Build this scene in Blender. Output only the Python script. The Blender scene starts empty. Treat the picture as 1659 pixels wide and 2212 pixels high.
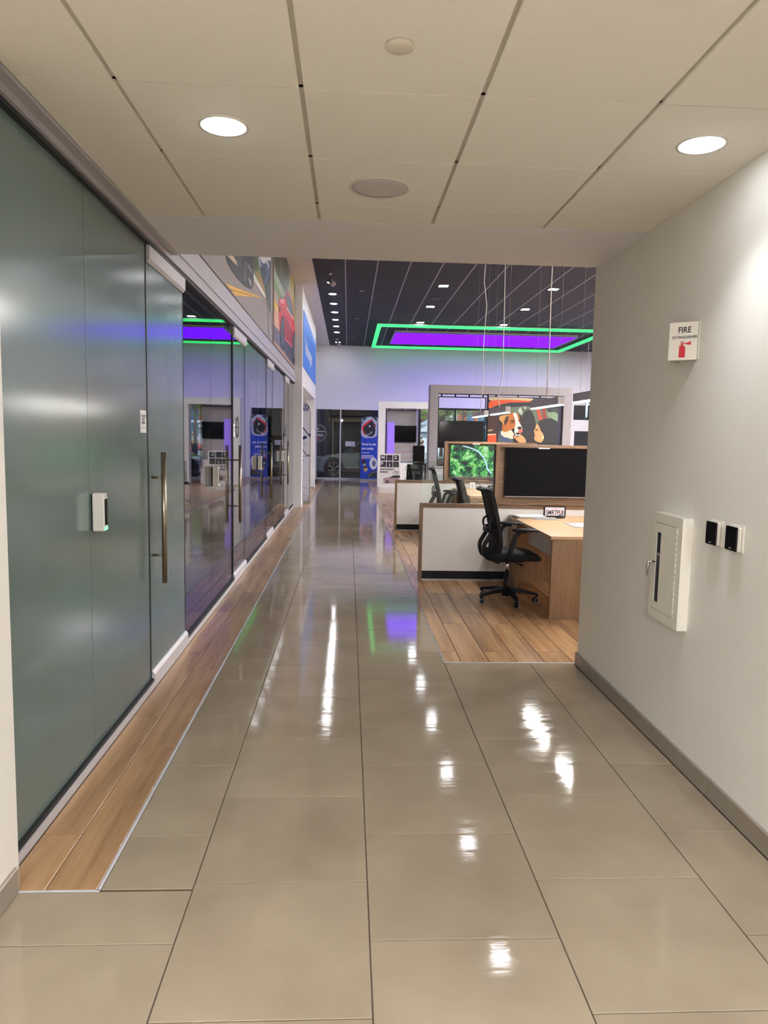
import bpy, bmesh, math, random
from mathutils import Vector, Matrix, Euler, Quaternion
random.seed(7)
PI = math.pi
COL = bpy.context.scene.collection
SC = bpy.context.scene

# ------------------------------------------------------------------ camera, world, sun, exposure
F_PX, YAW, PITCH, ROLL, EYE = 1561.85, 0.0510, 0.1040, 0.0198, 1.6313
cam_d = bpy.data.cameras.new('camera')
cam = bpy.data.objects.new('camera', cam_d); COL.objects.link(cam)
cam_d.sensor_fit = 'VERTICAL'; cam_d.sensor_height = 24.0; cam_d.lens = 24.0 * F_PX / 2212.0
cam_d.clip_start = 0.05; cam_d.clip_end = 300
fw = Vector((math.sin(YAW), math.cos(YAW), 0)); rt = Vector((math.cos(YAW), -math.sin(YAW), 0)); up = Vector((0, 0, 1))
f2 = fw * math.cos(PITCH) - up * math.sin(PITCH); u2 = up * math.cos(PITCH) + fw * math.sin(PITCH)
r3 = rt * math.cos(ROLL) + u2 * math.sin(ROLL); u3 = u2 * math.cos(ROLL) - rt * math.sin(ROLL)
cam.matrix_world = Matrix(((r3.x, u3.x, -f2.x, 0), (r3.y, u3.y, -f2.y, 0), (r3.z, u3.z, -f2.z, EYE), (0, 0, 0, 1)))
SC.camera = cam

world = bpy.data.worlds.new('world'); SC.world = world; world.use_nodes = True
bg = world.node_tree.nodes['Background']
bg.inputs[0].default_value = (0.62, 0.80, 1.0, 1); bg.inputs[1].default_value = 0.65
sun_d = bpy.data.lights.new('sun', 'SUN'); sun_d.energy = 2.4; sun_d.angle = 0.01; sun_d.color = (1.0, 0.96, 0.9)
sun = bpy.data.objects.new('sun', sun_d); COL.objects.link(sun)
sun.rotation_euler = Vector((0.35, 0.75, -0.85)).to_track_quat('-Z', 'Y').to_euler(); sun.location = (0, 0, 20)

SC.view_settings.view_transform = 'Standard'; SC.view_settings.look = 'None'
SC.view_settings.gamma = 1.0; SC.view_settings.use_curve_mapping = False
SC.view_settings.exposure = 0.46
SC.cycles.use_denoising = True
SC.cycles.max_bounces = 10; SC.cycles.diffuse_bounces = 6; SC.cycles.glossy_bounces = 4
SC.cycles.transparent_max_bounces = 16; SC.cycles.transmission_bounces = 6
SC.cycles.sample_clamp_indirect = 6.0
SC.cycles.caustics_reflective = False; SC.cycles.caustics_refractive = False

E_CORR = 24.0      # radiance of the corridor's warm downlight lenses
E_ROW = 75.0      # the row of round downlights by the left wall
E_SQ = 42.0        # square downlights in the dark ceiling
E_BAR = 85.0        # pendant bars
E_PURPLE, E_GREEN = 2.5, 1.15
E_SPOT = 36.0      # watts in each corridor downlight's narrow beam
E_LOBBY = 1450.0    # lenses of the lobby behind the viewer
E_SQ_FILL = 1400.0      # unseen square downlights added on the right to brighten the showroom

# ------------------------------------------------------------------ materials
def lin(c):
    def f(v):
        v = v / 255.0
        return v / 12.92 if v <= 0.04045 else ((v + 0.055) / 1.055) ** 2.4
    return (f(c[0]), f(c[1]), f(c[2]), 1.0)
MATS = {}
def base_mat(name):
    m = bpy.data.materials.new(name); m.use_nodes = True
    return m, m.node_tree, m.node_tree.nodes['Principled BSDF']
def mat(name, rgb, rough=0.5, metal=0.0, var=0.06, scale=18.0, bump=0.0, spec=0.5, coat=0.0):
    if name in MATS: return MATS[name]
    m, nt, p = base_mat(name)
    c = lin(rgb)
    tc = nt.nodes.new('ShaderNodeTexCoord'); nz = nt.nodes.new('ShaderNodeTexNoise')
    nz.inputs['Scale'].default_value = scale; nz.inputs['Detail'].default_value = 4
    nt.links.new(tc.outputs['Object'], nz.inputs['Vector'])
    mx = nt.nodes.new('ShaderNodeMix'); mx.data_type = 'RGBA'
    mx.inputs[6].default_value = tuple(v * (1 - var) for v in c[:3]) + (1,)
    mx.inputs[7].default_value = tuple(min(1, v * (1 + var)) for v in c[:3]) + (1,)
    nt.links.new(nz.outputs['Fac'], mx.inputs[0]); nt.links.new(mx.outputs[2], p.inputs['Base Color'])
    p.inputs['Roughness'].default_value = rough; p.inputs['Metallic'].default_value = metal
    p.inputs['Specular IOR Level'].default_value = spec
    p.inputs['Coat Weight'].default_value = coat; p.inputs['Coat Roughness'].default_value = 0.05
    if bump:
        b = nt.nodes.new('ShaderNodeBump'); b.inputs['Strength'].default_value = bump; b.inputs['Distance'].default_value = 0.002
        n2 = nt.nodes.new('ShaderNodeTexNoise'); n2.inputs['Scale'].default_value = scale * 14
        nt.links.new(tc.outputs['Object'], n2.inputs['Vector'])
        nt.links.new(n2.outputs['Fac'], b.inputs['Height']); nt.links.new(b.outputs['Normal'], p.inputs['Normal'])
    MATS[name] = m
    return m
def emit(name, rgb, strength):
    if name in MATS: return MATS[name]
    m, nt, p = base_mat(name)
    p.inputs['Base Color'].default_value = (0.02, 0.02, 0.02, 1)
    p.inputs['Emission Color'].default_value = lin(rgb) if max(rgb) > 2.0 else tuple(rgb) + (1,)
    p.inputs['Emission Strength'].default_value = strength; p.inputs['Specular IOR Level'].default_value = 0.0
    MATS[name] = m
    return m
def glass(name, tint, refl_gain=1.0, rough=0.0, ior=1.52):
    if name in MATS: return MATS[name]
    m = bpy.data.materials.new(name); m.use_nodes = True; nt = m.node_tree
    for n in list(nt.nodes): nt.nodes.remove(n)
    out = nt.nodes.new('ShaderNodeOutputMaterial'); mix = nt.nodes.new('ShaderNodeMixShader')
    fr = nt.nodes.new('ShaderNodeFresnel'); fr.inputs['IOR'].default_value = ior
    geo = nt.nodes.new('ShaderNodeNewGeometry'); inv = nt.nodes.new('ShaderNodeMix'); inv.data_type = 'FLOAT'
    inv.inputs[2].default_value = ior; inv.inputs[3].default_value = 1.0 / ior
    tr = nt.nodes.new('ShaderNodeBsdfTransparent'); tr.inputs[0].default_value = tuple(tint) + (1,)
    gl = nt.nodes.new('ShaderNodeBsdfGlossy'); gl.inputs['Roughness'].default_value = rough
    gl.inputs['Color'].default_value = (refl_gain, refl_gain, refl_gain, 1)
    # the thin pane refracts nothing, so use the outside ratio on both of its faces
    nt.links.new(geo.outputs['Backfacing'], inv.inputs[0]); nt.links.new(inv.outputs[0], fr.inputs['IOR'])
    nt.links.new(fr.outputs[0], mix.inputs[0]); nt.links.new(tr.outputs[0], mix.inputs[1]); nt.links.new(gl.outputs[0], mix.inputs[2])
    nt.links.new(mix.outputs[0], out.inputs[0])
    MATS[name] = m
    return m
def wood(name, dark, light, rough=0.4, axis='Y', grain=26.0, var=0.22, spec=0.5, bump=0.05, patch=0.35, fine=0.35):
    """timber: long streaks along one axis, each plank shifted by its object random"""
    if name in MATS: return MATS[name]
    m, nt, p = base_mat(name)
    N = nt.nodes.new; L = nt.links.new
    tc = N('ShaderNodeTexCoord'); oi = N('ShaderNodeObjectInfo')
    add = N('ShaderNodeVectorMath'); add.operation = 'MULTIPLY_ADD'
    sh = N('ShaderNodeCombineXYZ'); mul = N('ShaderNodeMath'); mul.operation = 'MULTIPLY'; mul.inputs[1].default_value = 37.0
    L(oi.outputs['Random'], mul.inputs[0])
    for i in range(3): L(mul.outputs[0], sh.inputs[i])
    st = {'X': (0.06, 1, 1), 'Y': (1, 0.06, 1), 'Z': (1, 1, 0.06)}[axis]
    add.inputs[1].default_value = st
    L(tc.outputs['Object'], add.inputs[0]); L(sh.outputs[0], add.inputs[2])
    n1 = N('ShaderNodeTexNoise'); n1.inputs['Scale'].default_value = grain; n1.inputs['Detail'].default_value = 5; n1.inputs['Roughness'].default_value = 0.62
    n1.inputs['Distortion'].default_value = 0.5
    L(add.outputs[0], n1.inputs['Vector'])
    n2 = N('ShaderNodeTexNoise'); n2.inputs['Scale'].default_value = 5.5; n2.inputs['Detail'].default_value = 2
    L(add.outputs[0], n2.inputs['Vector'])
    n3 = N('ShaderNodeTexNoise'); n3.inputs['Scale'].default_value = grain * 5; n3.inputs['Detail'].default_value = 2
    L(add.outputs[0], n3.inputs['Vector'])
    a = N('ShaderNodeMath'); a.operation = 'MULTIPLY_ADD'; a.inputs[1].default_value = patch
    L(n2.outputs['Fac'], a.inputs[0]); L(n1.outputs['Fac'], a.inputs[2])
    a2 = N('ShaderNodeMath'); a2.operation = 'MULTIPLY_ADD'; a2.inputs[1].default_value = fine
    L(n3.outputs['Fac'], a2.inputs[0]); L(a.outputs[0], a2.inputs[2])
    mr = N('ShaderNodeMapRange'); mr.inputs[1].default_value = 0.38 + patch * 0.3 + fine * 0.5; mr.inputs[2].default_value = 0.68 + patch * 0.7 + fine * 0.5
    L(a2.outputs[0], mr.inputs[0])
    mx = N('ShaderNodeMix'); mx.data_type = 'RGBA'; mx.inputs[6].default_value = lin(dark); mx.inputs[7].default_value = lin(light)
    L(mr.outputs[0], mx.inputs[0])
    hs = N('ShaderNodeHueSaturation'); vr = N('ShaderNodeMapRange')
    vr.inputs[3].default_value = 1 - var; vr.inputs[4].default_value = 1 + var
    L(oi.outputs['Random'], vr.inputs[0]); L(vr.outputs[0], hs.inputs['Value']); L(mx.outputs[2], hs.inputs['Color'])
    L(hs.outputs[0], p.inputs['Base Color'])
    p.inputs['Roughness'].default_value = rough; p.inputs['Specular IOR Level'].default_value = spec
    if bump:
        b = N('ShaderNodeBump'); b.inputs['Strength'].default_value = bump; b.inputs['Distance'].default_value = 0.001
        L(n3.outputs['Fac'], b.inputs['Height']); L(b.outputs['Normal'], p.inputs['Normal'])
    MATS[name] = m
    return m
def floor_tile_mat():
    m, nt, p = base_mat('polished porcelain tile'); N = nt.nodes.new; L = nt.links.new
    tc = N('ShaderNodeTexCoord'); geo = N('ShaderNodeNewGeometry'); oi = N('ShaderNodeObjectInfo')
    n1 = N('ShaderNodeTexNoise'); n1.inputs['Scale'].default_value = 3.0; n1.inputs['Detail'].default_value = 6
    L(geo.outputs['Position'], n1.inputs['Vector'])
    n2 = N('ShaderNodeTexNoise'); n2.inputs['Scale'].default_value = 260; n2.inputs['Detail'].default_value = 2
    L(geo.outputs['Position'], n2.inputs['Vector'])
    mx = N('ShaderNodeMix'); mx.data_type = 'RGBA'; mx.inputs[6].default_value = lin((142, 127, 107)); mx.inputs[7].default_value = lin((159, 144, 123))
    ad = N('ShaderNodeMath'); ad.operation = 'MULTIPLY_ADD'; ad.inputs[1].default_value = 0.45
    L(n2.outputs['Fac'], ad.inputs[0]); L(n1.outputs['Fac'], ad.inputs[2])
    mr = N('ShaderNodeMapRange'); mr.inputs[1].default_value = 0.45; mr.inputs[2].default_value = 1.0
    L(ad.outputs[0], mr.inputs[0]); L(mr.outputs[0], mx.inputs[0])
    hs = N('ShaderNodeHueSaturation'); vr = N('ShaderNodeMapRange'); vr.inputs[3].default_value = 0.95; vr.inputs[4].default_value = 1.05
    L(oi.outputs['Random'], vr.inputs[0]); L(vr.outputs[0], hs.inputs['Value']); L(mx.outputs[2], hs.inputs['Color'])
    L(hs.outputs[0], p.inputs['Base Color'])
    # gloss: mop smears, long across the corridor, tiny waviness
    mp = N('ShaderNodeMapping'); mp.inputs['Scale'].default_value = (1.2, 9.0, 1.0)
    L(geo.outputs['Position'], mp.inputs['Vector'])
    n3 = N('ShaderNodeTexNoise'); n3.inputs['Scale'].default_value = 2.2; n3.inputs['Detail'].default_value = 4
    L(mp.outputs[0], n3.inputs['Vector'])
    rr = N('ShaderNodeMapRange'); rr.inputs[1].default_value = 0.3; rr.inputs[2].default_value = 0.7; rr.inputs[3].default_value = 0.035; rr.inputs[4].default_value = 0.10
    L(n3.outputs['Fac'], rr.inputs[0]); L(rr.outputs[0], p.inputs['Roughness'])
    b = N('ShaderNodeBump'); b.inputs['Strength'].default_value = 0.09; b.inputs['Distance'].default_value = 0.004
    L(n3.outputs['Fac'], b.inputs['Height']); L(b.outputs['Normal'], p.inputs['Normal'])
    p.inputs['Specular IOR Level'].default_value = 0.5
    return m
def frosted_mat():
    m, nt, p = base_mat('frosted film glass'); N = nt.nodes.new; L = nt.links.new
    tc = N('ShaderNodeTexCoord'); n1 = N('ShaderNodeTexNoise'); n1.inputs['Scale'].default_value = 1.3; n1.inputs['Detail'].default_value = 3
    L(tc.outputs['Object'], n1.inputs['Vector'])
    mx = N('ShaderNodeMix'); mx.data_type = 'RGBA'; mx.inputs[6].default_value = lin((92, 110, 108)); mx.inputs[7].default_value = lin((102, 120, 117))
    L(n1.outputs['Fac'], mx.inputs[0]); L(mx.outputs[2], p.inputs['Base Color'])
    p.inputs['Roughness'].default_value = 0.16; p.inputs['IOR'].default_value = 1.75; p.inputs['Specular IOR Level'].default_value = 0.5
    return m

WALL = mat('painted wall', (230, 226, 218), 0.6, var=0.02, scale=3, bump=0.15)
WHITEP = mat('white plaster', (226, 225, 228), 0.6, var=0.02, scale=3, bump=0.1)
SOFFIT = mat('soffit paint', (232, 231, 234), 0.7, var=0.02, scale=3)
CTILE = mat('acoustic tile', (240, 236, 226), 0.9, var=0.04, scale=60, bump=0.6)
CGRID = mat('ceiling grid metal', (190, 184, 172), 0.5, var=0.03)
DTILE = mat('dark acoustic tile', (22, 27, 45), 0.85, var=0.08, scale=30, bump=0.3)
DGRID = mat('dark ceiling grid', (150, 156, 178), 0.5, var=0.04)
GROUT = mat('grout', (84, 72, 58), 0.9, var=0.1)
FTILE = floor_tile_mat(); MATS['ftile'] = FTILE
BASET = mat('baseboard tile', (142, 132, 120), 0.35, var=0.08, scale=9)
PLANK = wood('plank floor', (138, 104, 72), (188, 148, 106), 0.24, 'Y', 15.0, 0.10, patch=0.6, bump=0, fine=0.2)
PLANKF = wood('plank floor far', (150, 120, 90), (168, 136, 102), 0.24, 'Y', 9.0, 0.02, patch=0.1, bump=0, fine=0.0)
VENEER = wood('walnut veneer', (104, 80, 58), (136, 108, 80), 0.45, 'Z', 40.0, 0.03)
VENEERH = wood('walnut veneer level grain', (100, 76, 55), (134, 106, 80), 0.42, 'X', 34.0, 0.03)
DESKW = wood('desk top veneer', (172, 138, 102), (200, 166, 128), 0.4, 'X', 30.0, 0.03)
DESKSIDE = wood('desk side veneer', (122, 94, 66), (150, 120, 88), 0.45, 'Z', 40.0, 0.03)
FROST = frosted_mat(); MATS['frost'] = FROST
CLEAR = glass('clear pane', (0.80, 0.84, 0.86), ior=1.75)
WINGL = glass('window pane', (0.93, 0.96, 0.95))
SCREENGL = glass('screen pane', (0.90, 0.94, 0.93))
ALU = mat('satin aluminium', (176, 174, 176), 0.32, 0.75, var=0.03)
ALUP = mat('painted aluminium', (196, 194, 196), 0.4, 0.1, var=0.02)
FASCIA = mat('fascia aluminium', (170, 166, 170), 0.4, 0.1, var=0.02)
STEEL = mat('brushed brass steel', (158, 148, 128), 0.28, 1.0, var=0.06, scale=60)
CHROME = mat('chrome', (210, 210, 212), 0.12, 1.0, var=0.02)
BLACK = mat('black plastic', (13, 13, 16), 0.5, var=0.15, spec=0.25)
BLACKF = mat('black fabric', (14, 15, 20), 0.85, var=0.25, scale=90, bump=0.4)
MESHF = mat('black mesh fabric', (11, 12, 16), 0.8, var=0.3, scale=160, bump=0.5)
RUBBER = mat('black gasket', (14, 15, 19), 0.5, var=0.1)
BLACKGL = mat('black glass', (8, 9, 12), 0.14, var=0.1, spec=0.25)
TVBLK = mat('television black screen', (5, 5, 8), 0.22, var=0.05, spec=0.12)
LAMIN = mat('white laminate', (216, 212, 208), 0.45, var=0.02, scale=5)
GREYP = mat('grey panel', (150, 150, 156), 0.6, var=0.03)
GREYPORTAL = mat('portal grey paint', (148, 146, 152), 0.6, var=0.02)
PAPER = mat('paper', (232, 232, 236), 0.7, var=0.03)
WHITEPL = mat('white plastic', (216, 210, 200), 0.4, var=0.02)
DARKROOM = mat('dark unlit room', (44, 46, 52), 0.8, var=0.06)  # darkness of unlit rooms put into the wall colour
INK = mat('black ink', (22, 20, 28), 0.6, var=0.1)
REDINK = mat('red ink', (196, 38, 50), 0.55, var=0.05)
WHITEINK = mat('white ink', (236, 238, 244), 0.5, var=0.02)
BLUESIGN = mat('blue sign film', (60, 122, 226), 0.45, var=0.03)
# ------------------------------------------------------------------ mesh helpers
class MB:
    def __init__(s): s.v = []; s.f = []; s.m = []; s.sm = []; s.mats = []; s.cur = 0; s.X = Matrix()
    def use(s, m):
        if m not in s.mats: s.mats.append(m)
        s.cur = s.mats.index(m); return s
    def face(s, idx, smooth=False): s.f.append(tuple(idx)); s.m.append(s.cur); s.sm.append(smooth)
    def add(s, pts):
        b = len(s.v); s.v += [tuple(s.X @ Vector(p)) for p in pts]; return b
    def poly(s, pts): b = s.add(pts); s.face(range(b, b + len(pts))); return s
    def box(s, x0, x1, y0, y1, z0, z1):
        b = s.add([(x0, y0, z0), (x1, y0, z0), (x1, y1, z0), (x0, y1, z0), (x0, y0, z1), (x1, y0, z1), (x1, y1, z1), (x0, y1, z1)])
        for q in ((0, 3, 2, 1), (4, 5, 6, 7), (0, 1, 5, 4), (1, 2, 6, 5), (2, 3, 7, 6), (3, 0, 4, 7)): s.face([b + i for i in q])
        return s
    def bbox(s, x0, x1, y0, y1, z0, z1, c=0.004):
        """box with chamfered edges"""
        c = min(c, (x1 - x0) * .45, (y1 - y0) * .45, (z1 - z0) * .45)
        xs, ys, zs = (x0, x1), (y0, y1), (z0, z1)
        idx = {}
        for i in (0, 1):
            for j in (0, 1):
                for k in (0, 1):
                    sx, sy, sz = (1 - 2 * i), (1 - 2 * j), (1 - 2 * k)
                    b = s.add([(xs[i], ys[j] + sy * c, zs[k] + sz * c), (xs[i] + sx * c, ys[j], zs[k] + sz * c), (xs[i] + sx * c, ys[j] + sy * c, zs[k])])
                    idx[i, j, k] = b
        def F(*l): s.face([idx[a] + n for a, n in l])
        for i in (0, 1):
            l = [((i, 0, 0), 0), ((i, 1, 0), 0), ((i, 1, 1), 0), ((i, 0, 1), 0)]; F(*(l if i else l[::-1]))
            l = [((0, i, 0), 1), ((1, i, 0), 1), ((1, i, 1), 1), ((0, i, 1), 1)]; F(*(l[::-1] if i else l))
            l = [((0, 0, i), 2), ((1, 0, i), 2), ((1, 1, i), 2), ((0, 1, i), 2)]; F(*(l if i else l[::-1]))
        for a in (0, 1):
            for b2 in (0, 1):
                F(((0, a, b2), 1), ((1, a, b2), 1), ((1, a, b2), 2), ((0, a, b2), 2))
                F(((a, 0, b2), 0), ((a, 1, b2), 0), ((a, 1, b2), 2), ((a, 0, b2), 2))
                F(((a, b2, 0), 0), ((a, b2, 1), 0), ((a, b2, 1), 1), ((a, b2, 0), 1))
        for k in idx: F((k, 0), (k, 1), (k, 2))
        return s
    def prism(s, pts, d):
        """closed polygon (list of 3D points) swept by vector d"""
        n = len(pts); d = Vector(d)
        b = s.add(pts); c = s.add([tuple(Vector(p) + d) for p in pts])
        s.face(range(b, b + n)); s.face([c + i for i in range(n - 1, -1, -1)])
        for i in range(n): j = (i + 1) % n; s.face([b + j, b + i, c + i, c + j])
        return s
    def loft(s, rings, cap=True, smooth=True):
        n = len(rings[0]); st = [s.add(r) for r in rings]
        for a, b in zip(st, st[1:]):
            for i in range(n): j = (i + 1) % n; s.face([a + i, a + j, b + j, b + i], smooth)
        if cap: s.face([st[0] + i for i in range(n - 1, -1, -1)]); s.face([st[-1] + i for i in range(n)])
        return s
    def tube(s, path, r, n=8, cap=True):
        P = [Vector(p) for p in path]; R = r if isinstance(r, (list, tuple)) else [r] * len(P); rings = []
        prev = None
        for i, p in enumerate(P):
            t = ((P[min(i + 1, len(P) - 1)] - P[max(i - 1, 0)])).normalized()
            if prev is None:
                a = Vector((0, 0, 1)) if abs(t.z) < 0.9 else Vector((1, 0, 0)); u = t.cross(a).normalized()
            else: u = (prev - t * prev.dot(t)).normalized()
            prev = u; w = t.cross(u)
            rings.append([tuple(p + (u * math.cos(2 * PI * k / n) + w * math.sin(2 * PI * k / n)) * R[i]) for k in range(n)])
        return s.loft(rings, cap)
    def flat_tube(s, path, hw, ht, side, n=4):
        """rectangular section bar along path; side = width direction"""
        P = [Vector(p) for p in path]; sd = Vector(side).normalized(); rings = []
        for i, p in enumerate(P):
            t = (P[min(i + 1, len(P) - 1)] - P[max(i - 1, 0)]).normalized(); q = t.cross(sd).normalized()
            W = hw[i] if isinstance(hw, (list, tuple)) else hw; T = ht[i] if isinstance(ht, (list, tuple)) else ht
            rings.append([tuple(p + sd * W + q * T), tuple(p - sd * W + q * T), tuple(p - sd * W - q * T), tuple(p + sd * W - q * T)])
        return s.loft(rings, True, False)
    def lathe(s, prof, n=24, axis='Z', c=(0, 0, 0), smooth=True, cap=True):
        rings = []
        for r, h in prof:
            ring = []
            for k in range(n):
                a = 2 * PI * k / n; u, w = r * math.cos(a), r * math.sin(a)
                q = {'Z': (u, w, h), 'Y': (u, h, -w), 'X': (h, u, w)}[axis]
                ring.append((c[0] + q[0], c[1] + q[1], c[2] + q[2]))
            rings.append(ring)
        return s.loft(rings, cap, smooth)
    def plate_hole(s, x0, x1, y0, y1, cx, cy, r, z0, z1, n=24):
        """rectangular plate z0..z1 with a round hole through it"""
        ang = [2 * PI * k / n for k in range(n)]
        inn = [(cx + r * math.cos(a), cy + r * math.sin(a)) for a in ang]; out = []
        for a in ang:
            dx, dy = math.cos(a), math.sin(a); t = 1e9
            if dx > 1e-6: t = min(t, (x1 - cx) / dx)
            if dx < -1e-6: t = min(t, (x0 - cx) / dx)
            if dy > 1e-6: t = min(t, (y1 - cy) / dy)
            if dy < -1e-6: t = min(t, (y0 - cy) / dy)
            out.append((cx + dx * t, cy + dy * t))
        for ex, ey in ((x0, y0), (x1, y0), (x1, y1), (x0, y1)):   # snap the nearest outline point to each corner
            k = min(range(n), key=lambda i: (out[i][0] - ex) ** 2 + (out[i][1] - ey) ** 2); out[k] = (ex, ey)
        A = s.add([p + (z0,) for p in inn]); B = s.add([p + (z0,) for p in out]); C = s.add([p + (z1,) for p in inn]); D = s.add([p + (z1,) for p in out])
        for i in range(n):
            j = (i + 1) % n
            s.face([A + i, A + j, B + j, B + i]); s.face([C + i, D + i, D + j, C + j]); s.face([A + i, C + i, C + j, A + j]); s.face([B + i, B + j, D + j, D + i])
        return s
    def mesh(s, name):
        me = bpy.data.meshes.new(name); me.from_pydata(s.v, [], s.f)
        for m in s.mats: me.materials.append(m)
        me.polygons.foreach_set('material_index', s.m); me.polygons.foreach_set('use_smooth', s.sm)
        me.update(); return me
    def build(s, name, m=None, parent=None, fix=True):
        if m is not None: s.mats = [m]; s.m = [0] * len(s.f)
        me = s.mesh(name)
        if fix:
            bm = bmesh.new(); bm.from_mesh(me); bmesh.ops.recalc_face_normals(bm, faces=bm.faces); bm.to_mesh(me); bm.free()
        o = bpy.data.objects.new(name, me); COL.objects.link(o)
        if parent is not None: o.parent = parent
        return o
def thing(name, label, cat, loc=(0, 0, 0), rz=0.0, group=None):
    o = bpy.data.objects.new(name, None); COL.objects.link(o); o.empty_display_size = 0.1
    o.location = loc; o.rotation_euler = (0, 0, rz); o['label'] = label; o['category'] = cat
    if group: o['group'] = group
    return o
def tag(o, label, cat, group=None):
    o['label'] = label; o['category'] = cat
    if group: o['group'] = group
    return o
def struct(o, label=None):
    o['kind'] = 'structure'
    if label: o['label'] = label
    return o
def box(name, m, x0, x1, y0, y1, z0, z1, parent=None, c=0.0):
    b = MB()
    (b.bbox(x0, x1, y0, y1, z0, z1, c) if c else b.box(x0, x1, y0, y1, z0, z1))
    return b.build(name, m, parent)
def piece(name, me, parent, loc, scale=(1, 1, 1)):
    o = bpy.data.objects.new(name, me); COL.objects.link(o); o.parent = parent; o.location = loc; o.scale = scale; return o
def dup(root, loc, label, rz=None, group=None):
    r = root.copy(); COL.objects.link(r); r.location = loc; r['label'] = label
    if rz is not None: r.rotation_euler = (0, 0, rz)
    if group: r['group'] = group
    for ch in list(root.children):
        c = ch.copy(); COL.objects.link(c); c.parent = r
        for g in ch.children:
            d = g.copy(); COL.objects.link(d); d.parent = c
    return r
def text(name, body, size, m, parent, origin, ux, uy, align='LEFT', squeeze=1.0, thick=0.0, bold=0.0, width=None):
    """flat lettering laid in the plane of ux (reading direction) and uy (up)"""
    cu = bpy.data.curves.new(name, 'FONT'); cu.body = body; cu.size = size; cu.align_x = align; cu.extrude = thick; cu.offset = bold
    tmp = bpy.data.objects.new(name, cu)
    me = bpy.data.meshes.new_from_object(tmp); bpy.data.objects.remove(tmp)
    if width:
        xs = [v.co.x for v in me.vertices]; squeeze = width / (max(xs) - min(xs))
    X = Vector(ux).normalized() * squeeze; Y = Vector(uy).normalized(); Z = X.normalized().cross(Y)
    M = Matrix(((X.x, Y.x, Z.x, origin[0]), (X.y, Y.y, Z.y, origin[1]), (X.z, Y.z, Z.z, origin[2]), (0, 0, 0, 1)))
    me.transform(M); me.materials.clear(); me.materials.append(m)
    o = bpy.data.objects.new(name, me); COL.objects.link(o)
    if parent is not None: o.parent = parent
    return o
def pcol(rgb, gain=1.0):
    k = 'print %d %d %d' % rgb
    return mat(k, tuple(min(255, int(v * gain)) for v in rgb), 0.5, var=0.2, scale=34)
def rounded(ps, it=2):
    if len(ps) < 6 or len(ps) > 16: return ps
    for _ in range(it):
        o = []
        for i in range(len(ps)):
            a, b = ps[i], ps[(i + 1) % len(ps)]; o += [(a[0] * .78 + b[0] * .22, a[1] * .78 + b[1] * .22), (a[0] * .22 + b[0] * .78, a[1] * .22 + b[1] * .78)]
        ps = o
    return ps
def print_mb(shapes, to3, nrm, step=0.0006, gain=1.0):
    """flat print: coloured shapes one on another, a hair apart"""
    b = MB(); nrm = Vector(nrm)
    for i, (c, ps) in enumerate(shapes):
        b.use(pcol(c, gain)); off = nrm * step * (i + 1)
        b.poly([tuple(Vector(to3(u, w)) + off) for u, w in rounded(ps)])
    return b
def arc(cx, cy, r, a0, a1, n):
    return [(cx + r * math.cos(a0 + (a1 - a0) * i / n), cy + r * math.sin(a0 + (a1 - a0) * i / n)) for i in range(n + 1)]
def smooth(path, n=5):
    P = [Vector(p) for p in path]; out = []
    for i in range(len(P) - 1):
        a, b, c, d = P[max(i - 1, 0)], P[i], P[i + 1], P[min(i + 2, len(P) - 1)]
        for k in range(n):
            t = k / n; out.append(tuple(0.5 * ((2 * b) + (c - a) * t + (2 * a - 5 * b + 4 * c - d) * t * t + (3 * b - a - 3 * c + d) * t ** 3)))
    return out + [tuple(P[-1])]
def emblem(b, to3, cx, cy, r, w=0.13, d=(0, 0, 0)):
    """round badge: ring with a V over a W, strokes as flat bars"""
    n = 28; O = arc(cx, cy, r, 0, 2 * PI, n); I = arc(cx, cy, r * (1 - w), 0, 2 * PI, n)
    for i in range(n): b.poly([to3(*O[i]), to3(*O[i + 1]), to3(*I[i + 1]), to3(*I[i])])
    def bar(p, q, t):
        x0, y0 = p; x1, y1 = q; L = math.hypot(x1 - x0, y1 - y0); nx, ny = -(y1 - y0) / L * t / 2, (x1 - x0) / L * t / 2
        b.poly([to3(cx + r * (x0 + nx), cy + r * (y0 + ny)), to3(cx + r * (x0 - nx), cy + r * (y0 - ny)), to3(cx + r * (x1 - nx), cy + r * (y1 - ny)), to3(cx + r * (x1 + nx), cy + r * (y1 + ny))])
    t = w * 1.25
    for sx in (-1, 1):
        bar((sx * .40, .84), (sx * .03, .10), t); bar((sx * .82, .42), (sx * .42, -.74), t); bar((sx * .42, -.74), (sx * .03, .02), t)
    return b

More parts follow.
